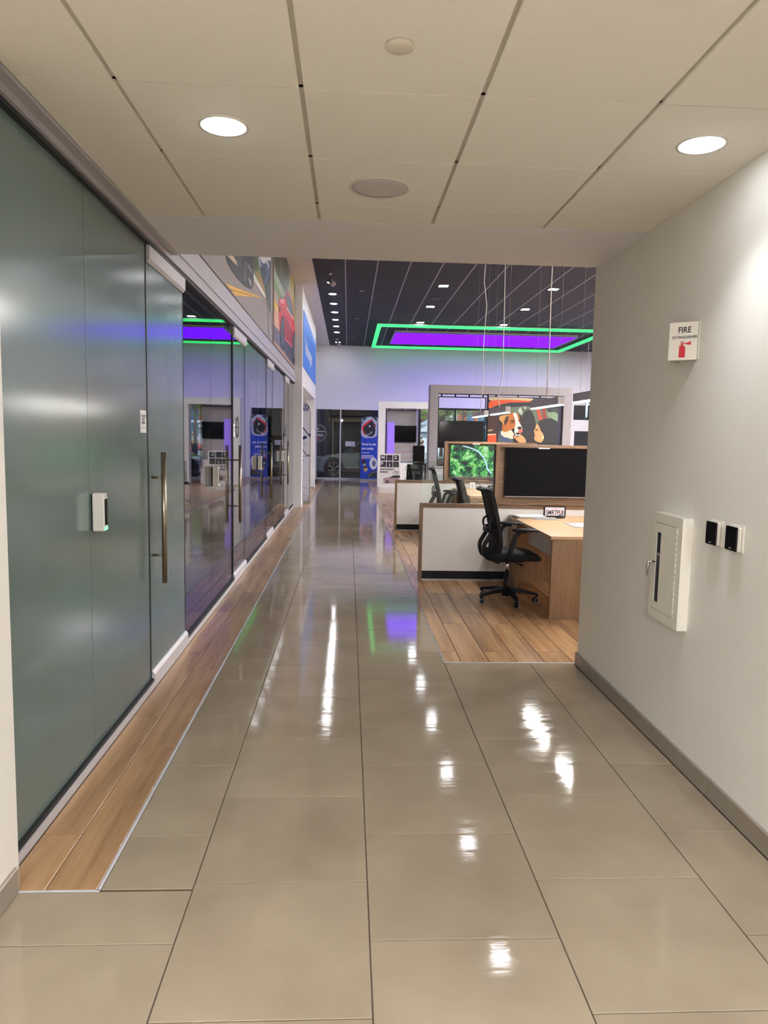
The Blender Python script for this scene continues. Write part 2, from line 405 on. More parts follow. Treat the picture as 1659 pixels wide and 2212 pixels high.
M1=[((104,130,70),[(9.294,3.892),(11.38,4.408),(11.404,3.661),(10.909,3.582),(9.802,3.63),(9.365,3.619)]),((60,74,44),[(9.329,3.848),(9.797,3.961),(9.8,3.778),(9.614,3.673),(9.351,3.686)]),((150,120,70),[(9.505,3.694),(9.877,3.758),(10.539,3.734),(10.631,3.622),(10.117,3.61)]),((228,230,240),[(9.873,4.016),(11.381,4.386),(11.385,4.259),(10.446,3.971),(10.031,3.961)]),((66,84,120),[(9.76,3.952),(10.031,3.961),(10.446,3.976),(11.085,4.2),(11.366,4.202),(11.376,3.904),(10.813,3.657),(10.28,3.769),(9.953,3.849)]),((205,212,228),[(9.798,3.934),(9.952,3.952),(10.194,3.885),(10.032,3.867)]),((190,200,220),[(10.711,4.061),(10.989,4.156),(11.186,4.118),(10.852,3.982),(10.991,4.085)]),((35,42,58),[(10.113,3.867),(10.534,3.971),(10.715,3.911),(10.452,3.716),(10.196,3.78)]),((36,44,40),[(10.583,3.733),(11.34,4.046),(11.36,3.437),(10.91,3.572)]),((222,220,216),[(9.351,3.634),(9.726,3.619),(10.299,3.617),(10.741,3.587),(10.543,3.555),(10.118,3.539),(9.689,3.543),(9.366,3.531)]),((150,146,142),[(10.796,3.587),(11.006,3.568),(11.397,3.07),(11.205,3.07),(10.91,3.551)]),((26,27,30),[(7.233,3.382),(7.294,3.339),(7.377,3.307),(7.665,3.281),(8.158,3.289),(8.648,3.322),(9.311,3.409),(9.337,3.613),(9.335,3.902)]),((196,176,150),[(7.315,3.361),(7.668,3.446),(7.955,3.449),(8.03,3.412),(7.76,3.389)]),((60,62,66),[(7.956,3.561),(8.375,3.664),(8.347,3.501),(8.106,3.393),(7.979,3.425)]),((14,14,16),[(8.792,3.528),(8.781,3.468),(8.75,3.411),(8.702,3.363),(8.643,3.331),(8.582,3.319),(8.526,3.327),(8.48,3.355),(8.451,3.398),(8.441,3.451),(8.451,3.509),(8.481,3.565),(8.527,3.612),(8.583,3.645),(8.644,3.66),(8.702,3.654),(8.75,3.627),(8.781,3.584)]),((110,112,114),[(8.696,3.507),(8.691,3.464),(8.676,3.424),(8.654,3.392),(8.627,3.372),(8.599,3.366),(8.572,3.375),(8.551,3.398),(8.537,3.431),(8.532,3.471),(8.537,3.513),(8.551,3.553),(8.573,3.585),(8.599,3.605),(8.628,3.612),(8.654,3.604),(8.676,3.582),(8.691,3.548)]),((30,30,32),[(8.66,3.499),(8.657,3.468),(8.649,3.439),(8.636,3.417),(8.621,3.403),(8.605,3.4),(8.59,3.407),(8.577,3.424),(8.569,3.449),(8.566,3.479),(8.569,3.51),(8.577,3.538),(8.59,3.561),(8.605,3.575),(8.621,3.579),(8.637,3.571),(8.649,3.554),(8.657,3.529)]),((120,122,126),[(8.768,3.626),(9.195,3.626),(9.195,3.582),(8.811,3.574)]),((168,166,162),[(8.854,3.474),(9.083,3.477),(9.149,3.404),(8.916,3.43)]),((228,176,50),[(7.222,3.07),(7.417,3.097),(8.485,3.245),(10.499,3.533),(10.201,3.48),(8.485,3.219),(7.536,3.07)]),((228,176,50),[(7.774,3.07),(7.577,3.07),(7.952,3.132),(9.097,3.302),(10.473,3.524),(9.097,3.293),(7.877,3.073)])]
M2=[((62,66,48),[(11.86,4.748),(12.546,4.93),(15.087,4.93),(14.733,4.543),(14.084,4.253),(13.621,4.243),(11.86,4.25)]),((150,140,62),[(15.09,4.93),(16.36,4.93),(16.36,4.077),(15.908,4.082),(14.569,4.414),(14.901,4.661)]),((58,60,36),[(16.36,4.168),(16.051,4.807),(16.36,4.838)]),((84,88,60),[(12.629,4.716),(12.886,4.78),(13.18,4.382),(12.907,4.385)]),((30,34,30),[(13.759,4.93),(14.254,4.93),(14.388,4.583),(13.987,4.526)]),((146,168,150),[(11.86,4.252),(11.927,4.252),(13.4,4.251),(13.701,4.155),(13.197,4.061),(11.86,4.016)]),((110,140,70),[(11.86,4.08),(12.285,4.1),(13.197,4.061),(12.796,3.962),(11.86,3.94)]),((178,160,140),[(11.86,3.934),(12.54,3.926),(12.673,3.794),(11.86,3.742)]),((235,196,70),[(11.86,3.769),(12.611,3.76),(12.615,3.676),(11.86,3.657)]),((214,170,136),[(11.86,3.657),(12.615,3.676),(12.826,3.355),(11.86,3.361)]),((86,80,104),[(11.86,3.374),(12.824,3.392),(13.537,3.153),(11.86,3.133)]),((160,128,112),[(11.86,3.07),(11.86,3.133),(13.537,3.153),(16.36,3.169),(16.36,3.07)]),((44,40,50),[(13.234,3.386),(15.757,3.484),(16.36,3.468),(16.36,3.134),(15.993,3.126),(13.391,3.137)]),((205,36,52),[(12.596,3.805),(12.732,3.914),(13.199,4.026),(13.72,4.093),(13.976,4.206),(14.272,4.353),(14.777,4.423),(15.678,4.405),(15.949,4.089),(16.36,4.024),(16.36,3.566),(15.561,3.453),(13.981,3.393),(13.45,3.389),(12.826,3.355),(12.629,3.642)]),((232,120,130),[(12.745,3.916),(13.199,4.026),(13.72,4.093),(13.815,4.045),(13.067,3.912)]),((150,18,34),[(13.499,3.809),(14.964,3.849),(15.729,3.813),(15.56,3.461),(13.979,3.419)]),((236,110,124),[(14.608,3.879),(15.725,3.858),(15.77,3.804),(14.786,3.836)]),((44,62,78),[(14.055,4.208),(14.275,4.3),(14.659,4.369),(15.218,4.366),(15.688,4.287),(15.825,4.099),(14.259,4.056)]),((236,214,216),[(14.003,4.025),(14.259,4.056),(15.866,4.098),(15.789,4.056),(14.132,4.007)]),((22,22,26),[(12.675,3.771),(12.961,3.857),(12.965,3.783),(12.704,3.701)]),((18,18,22),[(13.742,3.494),(13.721,3.383),(13.648,3.279),(13.534,3.195),(13.394,3.142),(13.246,3.125),(13.108,3.145),(12.995,3.199),(12.92,3.279),(12.891,3.377),(12.91,3.481),(12.975,3.58),(13.08,3.663),(13.213,3.72),(13.36,3.743),(13.503,3.73),(13.625,3.679),(13.708,3.597)]),((96,98,104),[(13.562,3.482),(13.552,3.401),(13.516,3.326),(13.457,3.266),(13.383,3.23),(13.304,3.22),(13.228,3.238),(13.166,3.281),(13.124,3.344),(13.107,3.419),(13.116,3.498),(13.151,3.571),(13.207,3.63),(13.279,3.668),(13.357,3.68),(13.434,3.665),(13.498,3.623),(13.543,3.559)]),((30,30,34),[(13.46,3.468),(13.455,3.414),(13.435,3.365),(13.402,3.326),(13.361,3.303),(13.317,3.297),(13.274,3.31),(13.239,3.339),(13.214,3.382),(13.204,3.432),(13.209,3.485),(13.228,3.534),(13.26,3.572),(13.3,3.596),(13.344,3.603),(13.387,3.591),(13.424,3.562),(13.449,3.519)]),((18,18,22),[(16.36,3.235),(16.223,3.185),(16.048,3.168),(15.884,3.194),(15.749,3.259),(15.657,3.353),(15.619,3.468),(15.637,3.588),(15.711,3.702),(15.831,3.796),(15.987,3.86),(16.159,3.884),(16.329,3.865),(16.36,3.852)]),((96,98,104),[(16.36,3.407),(16.355,3.396),(16.292,3.331),(16.211,3.292),(16.124,3.283),(16.04,3.305),(15.969,3.354),(15.92,3.425),(15.897,3.509),(15.905,3.596),(15.94,3.676),(16.001,3.741),(16.079,3.782),(16.166,3.793),(16.251,3.774),(16.324,3.726),(16.36,3.677)]),((236,120,130),[(13.792,3.422),(15.56,3.468),(15.523,3.438),(13.855,3.397)])]
DOG=[((196,184,150),[(3.13,2.543),(3.13,2.56),(4.197,2.56),(4.08,2.479),(3.517,2.496),(3.153,2.473)]),((214,84,40),[(3.13,2.279),(3.13,2.481),(3.516,2.511),(4.079,2.493),(4.218,2.467),(4.082,2.434),(3.609,2.453),(3.309,2.372)]),((34,36,44),[(3.399,2.389),(3.61,2.446),(4.081,2.464),(4.085,2.359),(3.523,2.325)]),((96,112,96),[(3.522,2.34),(4.084,2.374),(4.529,2.339),(4.551,1.829),(3.909,1.816),(3.625,2.051)]),((60,76,64),[(3.858,2.31),(4.072,2.314),(3.986,2.178)]),((150,156,140),[(3.917,2.371),(4.009,2.365),(3.967,2.267)]),((176,190,180),[(3.799,2.264),(3.857,2.354),(3.922,2.251),(3.879,2.176)]),((56,30,26),[(3.13,2.131),(3.377,2.15),(3.37,1.926),(3.301,1.744),(3.13,1.741)]),((40,26,26),[(3.362,2.15),(3.443,2.017),(3.401,1.521),(3.324,1.534),(3.301,1.744)]),((150,130,110),[(3.13,1.831),(3.251,1.848),(3.238,1.803),(3.132,1.789)]),((224,196,160),[(3.13,1.734),(3.324,1.745),(3.325,1.718),(3.13,1.704)]),((220,84,44),[(3.13,1.704),(3.328,1.718),(3.339,1.534),(3.13,1.53)]),((26,28,36),[(3.921,1.516),(3.87,2.026),(3.931,2.207),(3.997,2.275),(4.088,2.285),(4.152,2.211),(4.221,2.033),(4.258,1.522)]),((40,44,56),[(3.938,2.027),(4.175,2.032),(4.191,2.002),(3.932,1.997)]),((196,70,50),[(4.216,2.317),(4.285,2.326),(4.372,2.066),(4.314,2.005)]),((130,50,44),[(4.346,2.328),(4.422,2.337),(4.47,2.098),(4.388,2.066)]),((120,146,120),[(4.457,2.233),(4.715,2.283),(4.726,2.043),(4.538,2.13)]),((46,58,60),[(4.453,2.322),(4.71,2.388),(4.718,2.223),(4.577,2.28)]),((34,30,64),[(4.717,2.403),(4.8,2.404),(4.8,1.532),(4.741,1.531)]),((70,84,96),[(3.369,1.535),(3.39,1.806),(3.511,1.838),(3.73,1.693),(3.706,1.511)]),((238,226,206),[(3.413,1.806),(3.632,1.871),(3.743,1.753),(3.718,1.617),(3.547,1.674),(3.472,1.657)]),((60,76,128),[(3.415,1.746),(3.564,1.629),(3.705,1.557),(3.706,1.519),(3.552,1.554),(3.441,1.657)]),((184,110,52),[(3.451,1.807),(3.458,2.017),(3.589,2.199),(3.739,2.24),(3.848,2.175),(3.885,2.026),(3.783,1.904),(3.663,1.841),(3.544,1.779)]),((204,160,92),[(3.373,2.075),(3.408,2.151),(3.589,2.184),(3.607,2.125),(3.507,1.928),(3.46,1.987)]),((56,34,24),[(3.492,2.003),(3.531,2.123),(3.59,2.162),(3.594,2.05),(3.523,1.929)]),((48,30,24),[(3.817,2.189),(3.895,2.161),(3.908,2.026),(3.873,1.951),(3.852,2.085)]),((150,84,40),[(3.625,2.051),(3.731,2.053),(3.749,1.993),(3.659,1.946)]),((244,240,230),[(3.68,2.201),(3.755,2.233),(3.796,2.159),(3.824,2.025),(3.904,1.921),(3.923,1.847),(3.835,1.755),(3.759,1.723),(3.732,1.843),(3.764,1.994),(3.728,2.128)]),((30,24,22),[(3.72,2.038),(3.718,2.03),(3.712,2.024),(3.704,2.019),(3.693,2.016),(3.681,2.016),(3.67,2.018),(3.661,2.023),(3.655,2.029),(3.653,2.036),(3.654,2.043),(3.66,2.05),(3.669,2.055),(3.68,2.057),(3.691,2.058),(3.702,2.055),(3.711,2.051),(3.717,2.045)]),((30,24,22),[(3.864,2.048),(3.863,2.042),(3.86,2.036),(3.856,2.032),(3.85,2.03),(3.843,2.03),(3.837,2.032),(3.832,2.036),(3.829,2.041),(3.828,2.047),(3.828,2.053),(3.831,2.059),(3.836,2.063),(3.842,2.065),(3.848,2.065),(3.854,2.063),(3.859,2.059),(3.863,2.054)]),((26,22,24),[(3.798,1.904),(3.859,1.92),(3.905,1.906),(3.906,1.869),(3.847,1.838),(3.815,1.86)]),((206,110,96),[(3.817,1.815),(3.876,1.861),(3.922,1.862),(3.929,1.802),(3.865,1.748),(3.826,1.785)]),((30,24,22),[(3.765,1.768),(3.833,1.785),(3.865,1.748),(3.805,1.724)]),((238,232,220),[(3.751,1.753),(3.805,1.724),(3.881,1.748),(3.867,1.71),(3.776,1.701)]),((24,28,34),[(4.253,2.004),(4.326,2.073),(4.462,2.113),(4.601,2.093),(4.712,2.013),(4.749,1.531),(4.35,1.524),(4.403,1.706),(4.32,1.855)]),((206,158,110),[(4.253,1.989),(4.302,1.93),(4.337,1.825),(4.401,1.766),(4.415,1.616),(4.348,1.554),(4.224,1.597),(4.191,1.641),(4.204,1.702),(4.189,1.762),(4.209,1.777),(4.172,1.807),(4.212,1.883),(4.224,1.958)]),((40,30,26),[(4.21,1.853),(4.274,1.869),(4.272,1.839),(4.222,1.829)]),((170,90,76),[(4.194,1.729),(4.233,1.745),(4.231,1.718),(4.201,1.705)]),((230,206,150),[(4.418,1.684),(4.417,1.667),(4.414,1.652),(4.409,1.642),(4.402,1.636),(4.395,1.636),(4.388,1.641),(4.381,1.652),(4.377,1.666),(4.375,1.683),(4.376,1.699),(4.379,1.714),(4.384,1.725),(4.391,1.73),(4.398,1.731),(4.405,1.725),(4.412,1.714),(4.416,1.7)]),((214,166,112),[(3.707,1.692),(3.744,1.715),(3.792,1.679),(3.868,1.695),(3.881,1.741),(3.944,1.697),(4.008,1.623),(4.012,1.54),(3.873,1.545),(3.795,1.604)]),((190,60,60),[(3.738,1.693),(3.737,1.687),(3.735,1.681),(3.731,1.677),(3.726,1.675),(3.72,1.675),(3.715,1.677),(3.711,1.681),(3.708,1.686),(3.707,1.692),(3.708,1.698),(3.71,1.704),(3.714,1.708),(3.719,1.71),(3.724,1.71),(3.729,1.708),(3.734,1.704),(3.737,1.699)]),((190,60,60),[(3.793,1.649),(3.792,1.644),(3.79,1.64),(3.786,1.637),(3.781,1.635),(3.775,1.635),(3.77,1.636),(3.766,1.639),(3.763,1.643),(3.762,1.648),(3.763,1.653),(3.766,1.657),(3.77,1.66),(3.774,1.662),(3.78,1.662),(3.785,1.66),(3.789,1.657),(3.792,1.653)])]
BAN=[((38,62,80),[(0.445,2.266),(0.445,2.275),(0.504,2.318),(0.678,2.313),(0.475,2.016)]),((178,184,196),[(0.678,2.322),(0.915,2.36),(0.923,2.36),(1.044,2.286),(1.06,1.889),(1.04,1.577),(0.465,1.557),(0.457,2.032)]),((40,52,62),[(0.817,2.359),(0.991,2.354),(1.048,2.252),(1.029,2.182)]),((24,26,32),[(0.511,1.947),(0.854,2.231),(0.925,2.128),(0.999,1.888),(0.951,1.644),(0.743,1.606),(0.601,1.724)]),((214,44,48),[(0.466,1.998),(0.853,2.274),(0.889,2.214),(0.511,1.947),(0.592,1.741),(0.672,1.674),(0.585,1.672),(0.513,1.809)]),((140,40,30),[(0.926,2.094),(0.987,2.078),(0.989,1.957),(0.927,2.008)]),((220,224,230),[(0.744,2.021),(0.787,2.039),(0.806,1.97),(0.763,1.952)]),((150,156,166),[(0.602,1.707),(0.741,1.701),(0.878,1.834),(0.862,1.747),(0.724,1.657)]),((160,168,190),[(0.541,2.207),(0.539,2.188),(0.534,2.171),(0.524,2.159),(0.513,2.152),(0.501,2.152),(0.49,2.158),(0.48,2.17),(0.474,2.187),(0.472,2.205),(0.473,2.224),(0.479,2.241),(0.488,2.253),(0.499,2.26),(0.511,2.261),(0.523,2.254),(0.532,2.242),(0.539,2.226)]),((22,60,170),[(0.461,1.557),(1.078,1.569),(1.099,0.103),(0.485,0.137)]),((196,40,44),[(0.512,0.819),(0.564,0.829),(0.574,0.768),(0.513,0.749)]),((30,30,34),[(0.496,0.74),(0.591,0.768),(0.672,0.647),(0.73,0.351),(0.608,0.323),(0.515,0.644)]),((180,150,90),[(0.579,0.453),(0.719,0.473),(0.73,0.36),(0.608,0.323)]),((150,152,160),[(0.542,0.61),(0.646,0.629),(0.674,0.542),(0.561,0.523)]),((206,208,214),[(1.078,0.637),(1.071,0.56),(1.048,0.493),(1.01,0.442),(0.964,0.415),(0.914,0.414),(0.867,0.439),(0.828,0.489),(0.801,0.556),(0.791,0.632),(0.799,0.709),(0.822,0.776),(0.86,0.827),(0.906,0.854),(0.956,0.855),(1.003,0.829),(1.042,0.78),(1.068,0.713)]),((120,124,134),[(1.031,0.636),(1.027,0.593),(1.014,0.555),(0.994,0.527),(0.968,0.511),(0.941,0.511),(0.915,0.525),(0.894,0.553),(0.879,0.59),(0.874,0.633),(0.878,0.676),(0.891,0.715),(0.911,0.743),(0.936,0.758),(0.964,0.759),(0.99,0.744),(1.011,0.717),(1.026,0.679)]),((30,50,120),[(0.984,0.635),(0.982,0.617),(0.977,0.602),(0.969,0.59),(0.959,0.583),(0.948,0.583),(0.937,0.589),(0.929,0.601),(0.923,0.616),(0.921,0.634),(0.922,0.652),(0.928,0.668),(0.936,0.68),(0.946,0.686),(0.957,0.687),(0.967,0.68),(0.976,0.669),(0.982,0.653)]),((40,42,48),[(0.672,0.122),(0.766,0.264),(0.94,0.372),(1.089,0.375),(1.094,0.112)]),((120,124,130),[(0.734,0.123),(0.802,0.238),(0.94,0.337),(1.089,0.34),(1.09,0.319),(0.95,0.309),(0.828,0.221),(0.769,0.124)])]
MIX=[((26,26,44),[(0.935,1.097),(1.098,1.097),(1.102,0.941),(0.938,0.941)]),((26,26,44),[(1.116,1.1),(1.278,1.1),(1.281,0.939),(1.119,0.939)]),((26,26,44),[(1.302,1.098),(1.467,1.099),(1.471,0.937),(1.305,0.937)]),((26,26,44),[(0.936,0.911),(1.099,0.912),(1.103,0.755),(0.939,0.755)]),((26,26,44),[(1.117,0.912),(1.282,0.912),(1.285,0.753),(1.12,0.753)]),((26,26,44),[(1.298,0.913),(1.466,0.913),(1.469,0.754),(1.301,0.753)]),((206,196,226),[(0.939,0.895),(0.989,0.912),(1.023,0.857),(0.977,0.823),(0.945,0.803)]),((60,58,66),[(0.978,0.817),(1.083,0.845),(1.103,0.758),(0.992,0.756)]),((96,60,60),[(1.156,0.886),(1.202,0.9),(1.236,0.881),(1.203,0.854)]),((70,84,60),[(1.31,0.862),(1.402,0.891),(1.469,0.772),(1.338,0.757)]),((70,66,90),[(1.14,1.032),(1.232,1.047),(1.254,0.967),(1.161,0.953)]),((226,222,240),[(1.19,0.86),(1.219,0.861),(1.218,0.774),(1.189,0.774)]),((40,36,44),[(1.51,0.36),(1.033,0.352),(1.039,0.419),(1.092,0.439),(1.211,0.451),(1.29,0.503),(1.357,0.517),(1.51,0.518),(1.51,0.494),(1.317,0.49),(1.252,0.442),(1.51,0.428)]),((176,150,160),[(1.046,0.392),(1.052,0.429),(1.225,0.446),(1.51,0.439),(1.51,0.313),(1.214,0.308),(1.094,0.313),(1.04,0.332)]),((34,32,40),[(1.51,0.446),(1.225,0.446),(1.304,0.495),(1.51,0.506)]),((24,24,30),[(1.194,0.334),(1.191,0.319),(1.182,0.305),(1.168,0.295),(1.151,0.289),(1.132,0.289),(1.115,0.294),(1.1,0.304),(1.091,0.317),(1.087,0.333),(1.09,0.348),(1.099,0.362),(1.113,0.372),(1.13,0.378),(1.149,0.378),(1.166,0.373),(1.181,0.363),(1.19,0.35)]),((120,116,126),[(1.172,0.334),(1.171,0.324),(1.165,0.316),(1.157,0.31),(1.147,0.306),(1.135,0.306),(1.125,0.309),(1.116,0.315),(1.111,0.323),(1.108,0.333),(1.11,0.343),(1.116,0.351),(1.124,0.358),(1.134,0.361),(1.145,0.361),(1.156,0.358),(1.165,0.352),(1.17,0.344)]),((40,36,44),[(1.014,0.301),(1.361,0.307),(1.362,0.296),(1.014,0.29)]),((60,56,70),[(1.398,0.578),(1.396,0.561),(1.388,0.563),(1.39,0.578)]),((60,56,70),[(1.396,0.561),(1.387,0.545),(1.381,0.55),(1.388,0.563)]),((60,56,70),[(1.387,0.545),(1.374,0.534),(1.37,0.541),(1.381,0.55)]),((60,56,70),[(1.374,0.534),(1.357,0.527),(1.356,0.535),(1.37,0.541)]),((60,56,70),[(1.357,0.527),(1.34,0.527),(1.341,0.535),(1.356,0.535)]),((60,56,70),[(1.34,0.527),(1.323,0.533),(1.327,0.54),(1.341,0.535)]),((60,56,70),[(1.323,0.533),(1.309,0.544),(1.315,0.549),(1.327,0.54)]),((60,56,70),[(1.309,0.544),(1.3,0.559),(1.308,0.562),(1.315,0.549)]),((60,56,70),[(1.3,0.559),(1.297,0.576),(1.305,0.576),(1.308,0.562)]),((60,56,70),[(1.297,0.576),(1.3,0.594),(1.307,0.591),(1.305,0.576)]),((60,56,70),[(1.3,0.594),(1.308,0.609),(1.314,0.604),(1.307,0.591)]),((60,56,70),[(1.308,0.609),(1.321,0.62),(1.325,0.614),(1.314,0.604)]),((60,56,70),[(1.321,0.62),(1.338,0.627),(1.339,0.619),(1.325,0.614)]),((60,56,70),[(1.338,0.627),(1.355,0.627),(1.354,0.619),(1.339,0.619)]),((60,56,70),[(1.355,0.627),(1.372,0.621),(1.368,0.614),(1.354,0.619)]),((60,56,70),[(1.372,0.621),(1.386,0.61),(1.38,0.605),(1.368,0.614)]),((60,56,70),[(1.386,0.61),(1.395,0.595),(1.387,0.592),(1.38,0.605)]),((60,56,70),[(1.395,0.595),(1.398,0.578),(1.39,0.578),(1.387,0.592)]),((60,56,70),[(1.51,0.58),(1.508,0.563),(1.5,0.566),(1.502,0.58)]),((60,56,70),[(1.508,0.563),(1.5,0.549),(1.494,0.554),(1.5,0.566)]),((60,56,70),[(1.5,0.549),(1.487,0.538),(1.483,0.545),(1.494,0.554)]),((60,56,70),[(1.487,0.538),(1.472,0.532),(1.47,0.54),(1.483,0.545)]),((60,56,70),[(1.472,0.532),(1.455,0.532),(1.456,0.54),(1.47,0.54)]),((60,56,70),[(1.455,0.532),(1.439,0.537),(1.443,0.544),(1.456,0.54)]),((60,56,70),[(1.439,0.537),(1.426,0.548),(1.432,0.553),(1.443,0.544)]),((60,56,70),[(1.426,0.548),(1.418,0.562),(1.425,0.565),(1.432,0.553)]),((60,56,70),[(1.418,0.562),(1.414,0.578),(1.422,0.578),(1.425,0.565)]),((60,56,70),[(1.414,0.578),(1.417,0.595),(1.424,0.592),(1.422,0.578)]),((60,56,70),[(1.417,0.595),(1.425,0.609),(1.431,0.604),(1.424,0.592)]),((60,56,70),[(1.425,0.609),(1.437,0.62),(1.442,0.613),(1.431,0.604)]),((60,56,70),[(1.437,0.62),(1.453,0.626),(1.455,0.618),(1.442,0.613)]),((60,56,70),[(1.453,0.626),(1.47,0.626),(1.468,0.618),(1.455,0.618)]),((60,56,70),[(1.47,0.626),(1.485,0.621),(1.482,0.614),(1.468,0.618)]),((60,56,70),[(1.485,0.621),(1.499,0.61),(1.492,0.605),(1.482,0.614)]),((60,56,70),[(1.499,0.61),(1.507,0.596),(1.5,0.593),(1.492,0.605)]),((60,56,70),[(1.507,0.596),(1.51,0.58),(1.502,0.58),(1.5,0.593)]),((60,56,70),[(1.347,0.584),(1.367,0.657),(1.377,0.657),(1.356,0.577)]),((60,56,70),[(1.368,0.637),(1.448,0.632),(1.448,0.623),(1.368,0.627)]),((60,56,70),[(1.379,0.624),(1.416,0.565),(1.409,0.558),(1.372,0.617)]),((60,56,70),[(1.416,0.565),(1.448,0.639),(1.456,0.636),(1.425,0.561)]),((60,56,70),[(1.347,0.666),(1.381,0.648),(1.376,0.637),(1.343,0.658)])]
TALL=[((30,34,50),[(-1.178,1.92),(-1.083,1.816),(-0.9,1.57),(-0.912,1.561),(-1.095,1.785),(-1.19,1.895)]),((36,46,110),[(-0.978,1.662),(-0.9,1.67),(-0.9,1.566),(-0.931,1.607)]),((30,40,92),[(-1.098,1.591),(-1.044,1.617),(-0.985,1.587),(-1.012,1.543),(-1.093,1.51)]),((206,208,220),[(-1.174,1.483),(-0.911,1.476),(-0.909,1.187),(-0.958,1.142),(-1.009,1.154),(-1.091,1.291),(-1.174,1.383)]),((60,62,76),[(-1.099,1.447),(-1.043,1.471),(-1.043,1.461),(-1.096,1.437)]),((60,62,76),[(-1.086,1.385),(-1.023,1.411),(-1.023,1.404),(-1.083,1.375)]),((34,34,40),[(-1.174,1.408),(-1.092,1.297),(-1.009,1.16),(-0.958,1.149),(-0.901,1.175),(-0.901,1.156),(-0.958,1.126),(-1.015,1.138),(-1.098,1.272),(-1.18,1.371)]),((150,152,164),[(-1.103,1.127),(-0.9,1.131),(-0.9,1.117),(-1.103,1.108)]),((50,52,64),[(-1.098,1.035),(-1.061,1.036),(-1.06,1.021),(-1.098,1.02)]),((150,152,160),[(-1.096,0.705),(-1.03,0.711),(-1.03,0.703),(-1.096,0.697)]),((150,152,160),[(-1.092,0.268),(-1.027,0.274),(-1.026,0.266),(-1.092,0.26)]),((150,160,176),[(-1.101,0.375),(-0.913,0.34),(-0.913,0.328),(-1.1,0.358)]),((150,160,176),[(-1.099,0.185),(-0.912,0.15),(-0.912,0.137),(-1.099,0.167)]),((150,160,176),[(-1.098,0.115),(-0.911,0.105),(-0.911,0.092),(-1.098,0.097)]),((150,160,176),[(-1.098,0.058),(-0.929,0.02),(-0.996,0.02),(-1.098,0.04)])]

# ------------------------------------------------------------------ structure: floor
T = 0.6300; XB = 0.093; TW = 0.628; TL = 0.6311; Y0 = 2.5075
XA, XC, XD = XB - TW, XB + TW, XB + 2 * TW
XT = -0.868                                   # metal strip between planks and tiles
XL = -1.215                                   # outer face of the glass wall's base channel
XR = 1.690                                    # right wall face
YW = 5.06                                     # end of the corridor's right wall
ZC = 2.82; ZS = 4.94; YF = 27.2
G = 0.0022
floor = struct(box('floor', GROUT, -6, 11, -7.4, YF, -0.15, -0.004))
n_tile = 0; TILE_CACHE = {}
def tile_at(x0, x1, y0, y1, thick=0.010, m=FTILE, nm='tile', dz=0.0):
    w, l = round(x1 - x0 - 2 * G, 4), round(y1 - y0 - 2 * G, 4)
    k = (nm, w, l, m.name)
    if k not in TILE_CACHE:
        me = MB().bbox(-w / 2, w / 2, -l / 2, l / 2, -thick, 0, 0.0012); me.use(m); me.m = [0] * len(me.f); TILE_CACHE[k] = me.mesh(nm)
    return piece(nm, TILE_CACHE[k], floor, ((x0 + x1) / 2, (y0 + y1) / 2, dz))
def column(x0, x1, off, ya, yb, **k):
    i = math.floor((ya - Y0) / TL - off)
    while True:
        a = Y0 + (i + off) * TL; b = a + TL; i += 1
        if a >= yb - 0.02: break
        if b <= ya + 0.02: continue
        tile_at(x0, x1, max(a, ya), min(b, yb), **k)
column(XT + 0.007, XA, 0.5, 2.476, YF - 0.05)
column(-1.150, XA, 0.5, 0.6, 2.466)
column(XA, XB, 0.0, 0.6, YF - 0.05)
column(XB, XC, 0.5, 0.6, YF - 0.05)
column(XC, XD, 0.0, 0.6, 5.10)
column(XD, XR - 0.014, 0.5, 0.6, 5.10)
o = MB().box(-4.2, 4.8, -7.2, 0.598, -0.010, 0).build('tile_field', FTILE, floor); o['kind'] = 'stuff'
# timber-look planks: the strip by the glass wall, the bays on the right
def planks(x0, x1, ya, yb, off, L=1.2465):
    i = math.floor((ya - off) / L)
    while True:
        a = off + i * L; b = a + L; i += 1
        if a >= yb - 0.02: break
        if b <= ya + 0.02: continue
        tile_at(x0, x1, max(a, ya), min(b, yb), m=PLANK, nm='plank')
planks(XL + 0.002, -1.056, 2.476, 16.6, 2.845 + 0.001)
planks(-1.056, XT - 0.007, 2.476, YF - 0.1, 3.674)
xs = [XC + 0.007, 0.850] + [0.850 + 0.2075 * i for i in range(1, 12)]
for i in range(len(xs) - 1):
    planks(xs[i], xs[i + 1], 5.114, 13.9 if i < 6 else 9.5, (5.38, 6.207)[i % 2] if i < 5 else 5.36 + 0.41 * ((i * 7) % 3))
far_pl = MB()
for i in range(len(xs) - 1):
    ya = 13.9 if i < 6 else 9.5
    j = 0
    y = ya
    while y < YF - 0.1:
        e = min(YF - 0.06, y + 1.2465 - (0.5 if j == 0 and i % 2 else 0)); far_pl.box(xs[i] + G, xs[i + 1] - G, y + G, e - G, -0.01, 0); y = e; j += 1
x = xs[-1]
k = 0
while x < 10.4:
    y = 5.2 + 0.4 * (k % 3)
    while y < YF - 0.1:
        e = min(YF - 0.06, y + 1.2465); far_pl.box(x + G, x + 0.2075 - G, y + G, e - G, -0.01, 0); y = e
    x += 0.2075; k += 1
o = far_pl.build('plank_field', PLANKF, floor); o['kind'] = 'stuff'
# far run of the left strip beyond the column
planks(XL - 0.18, -1.056, 16.6, 22.3, 16.6)
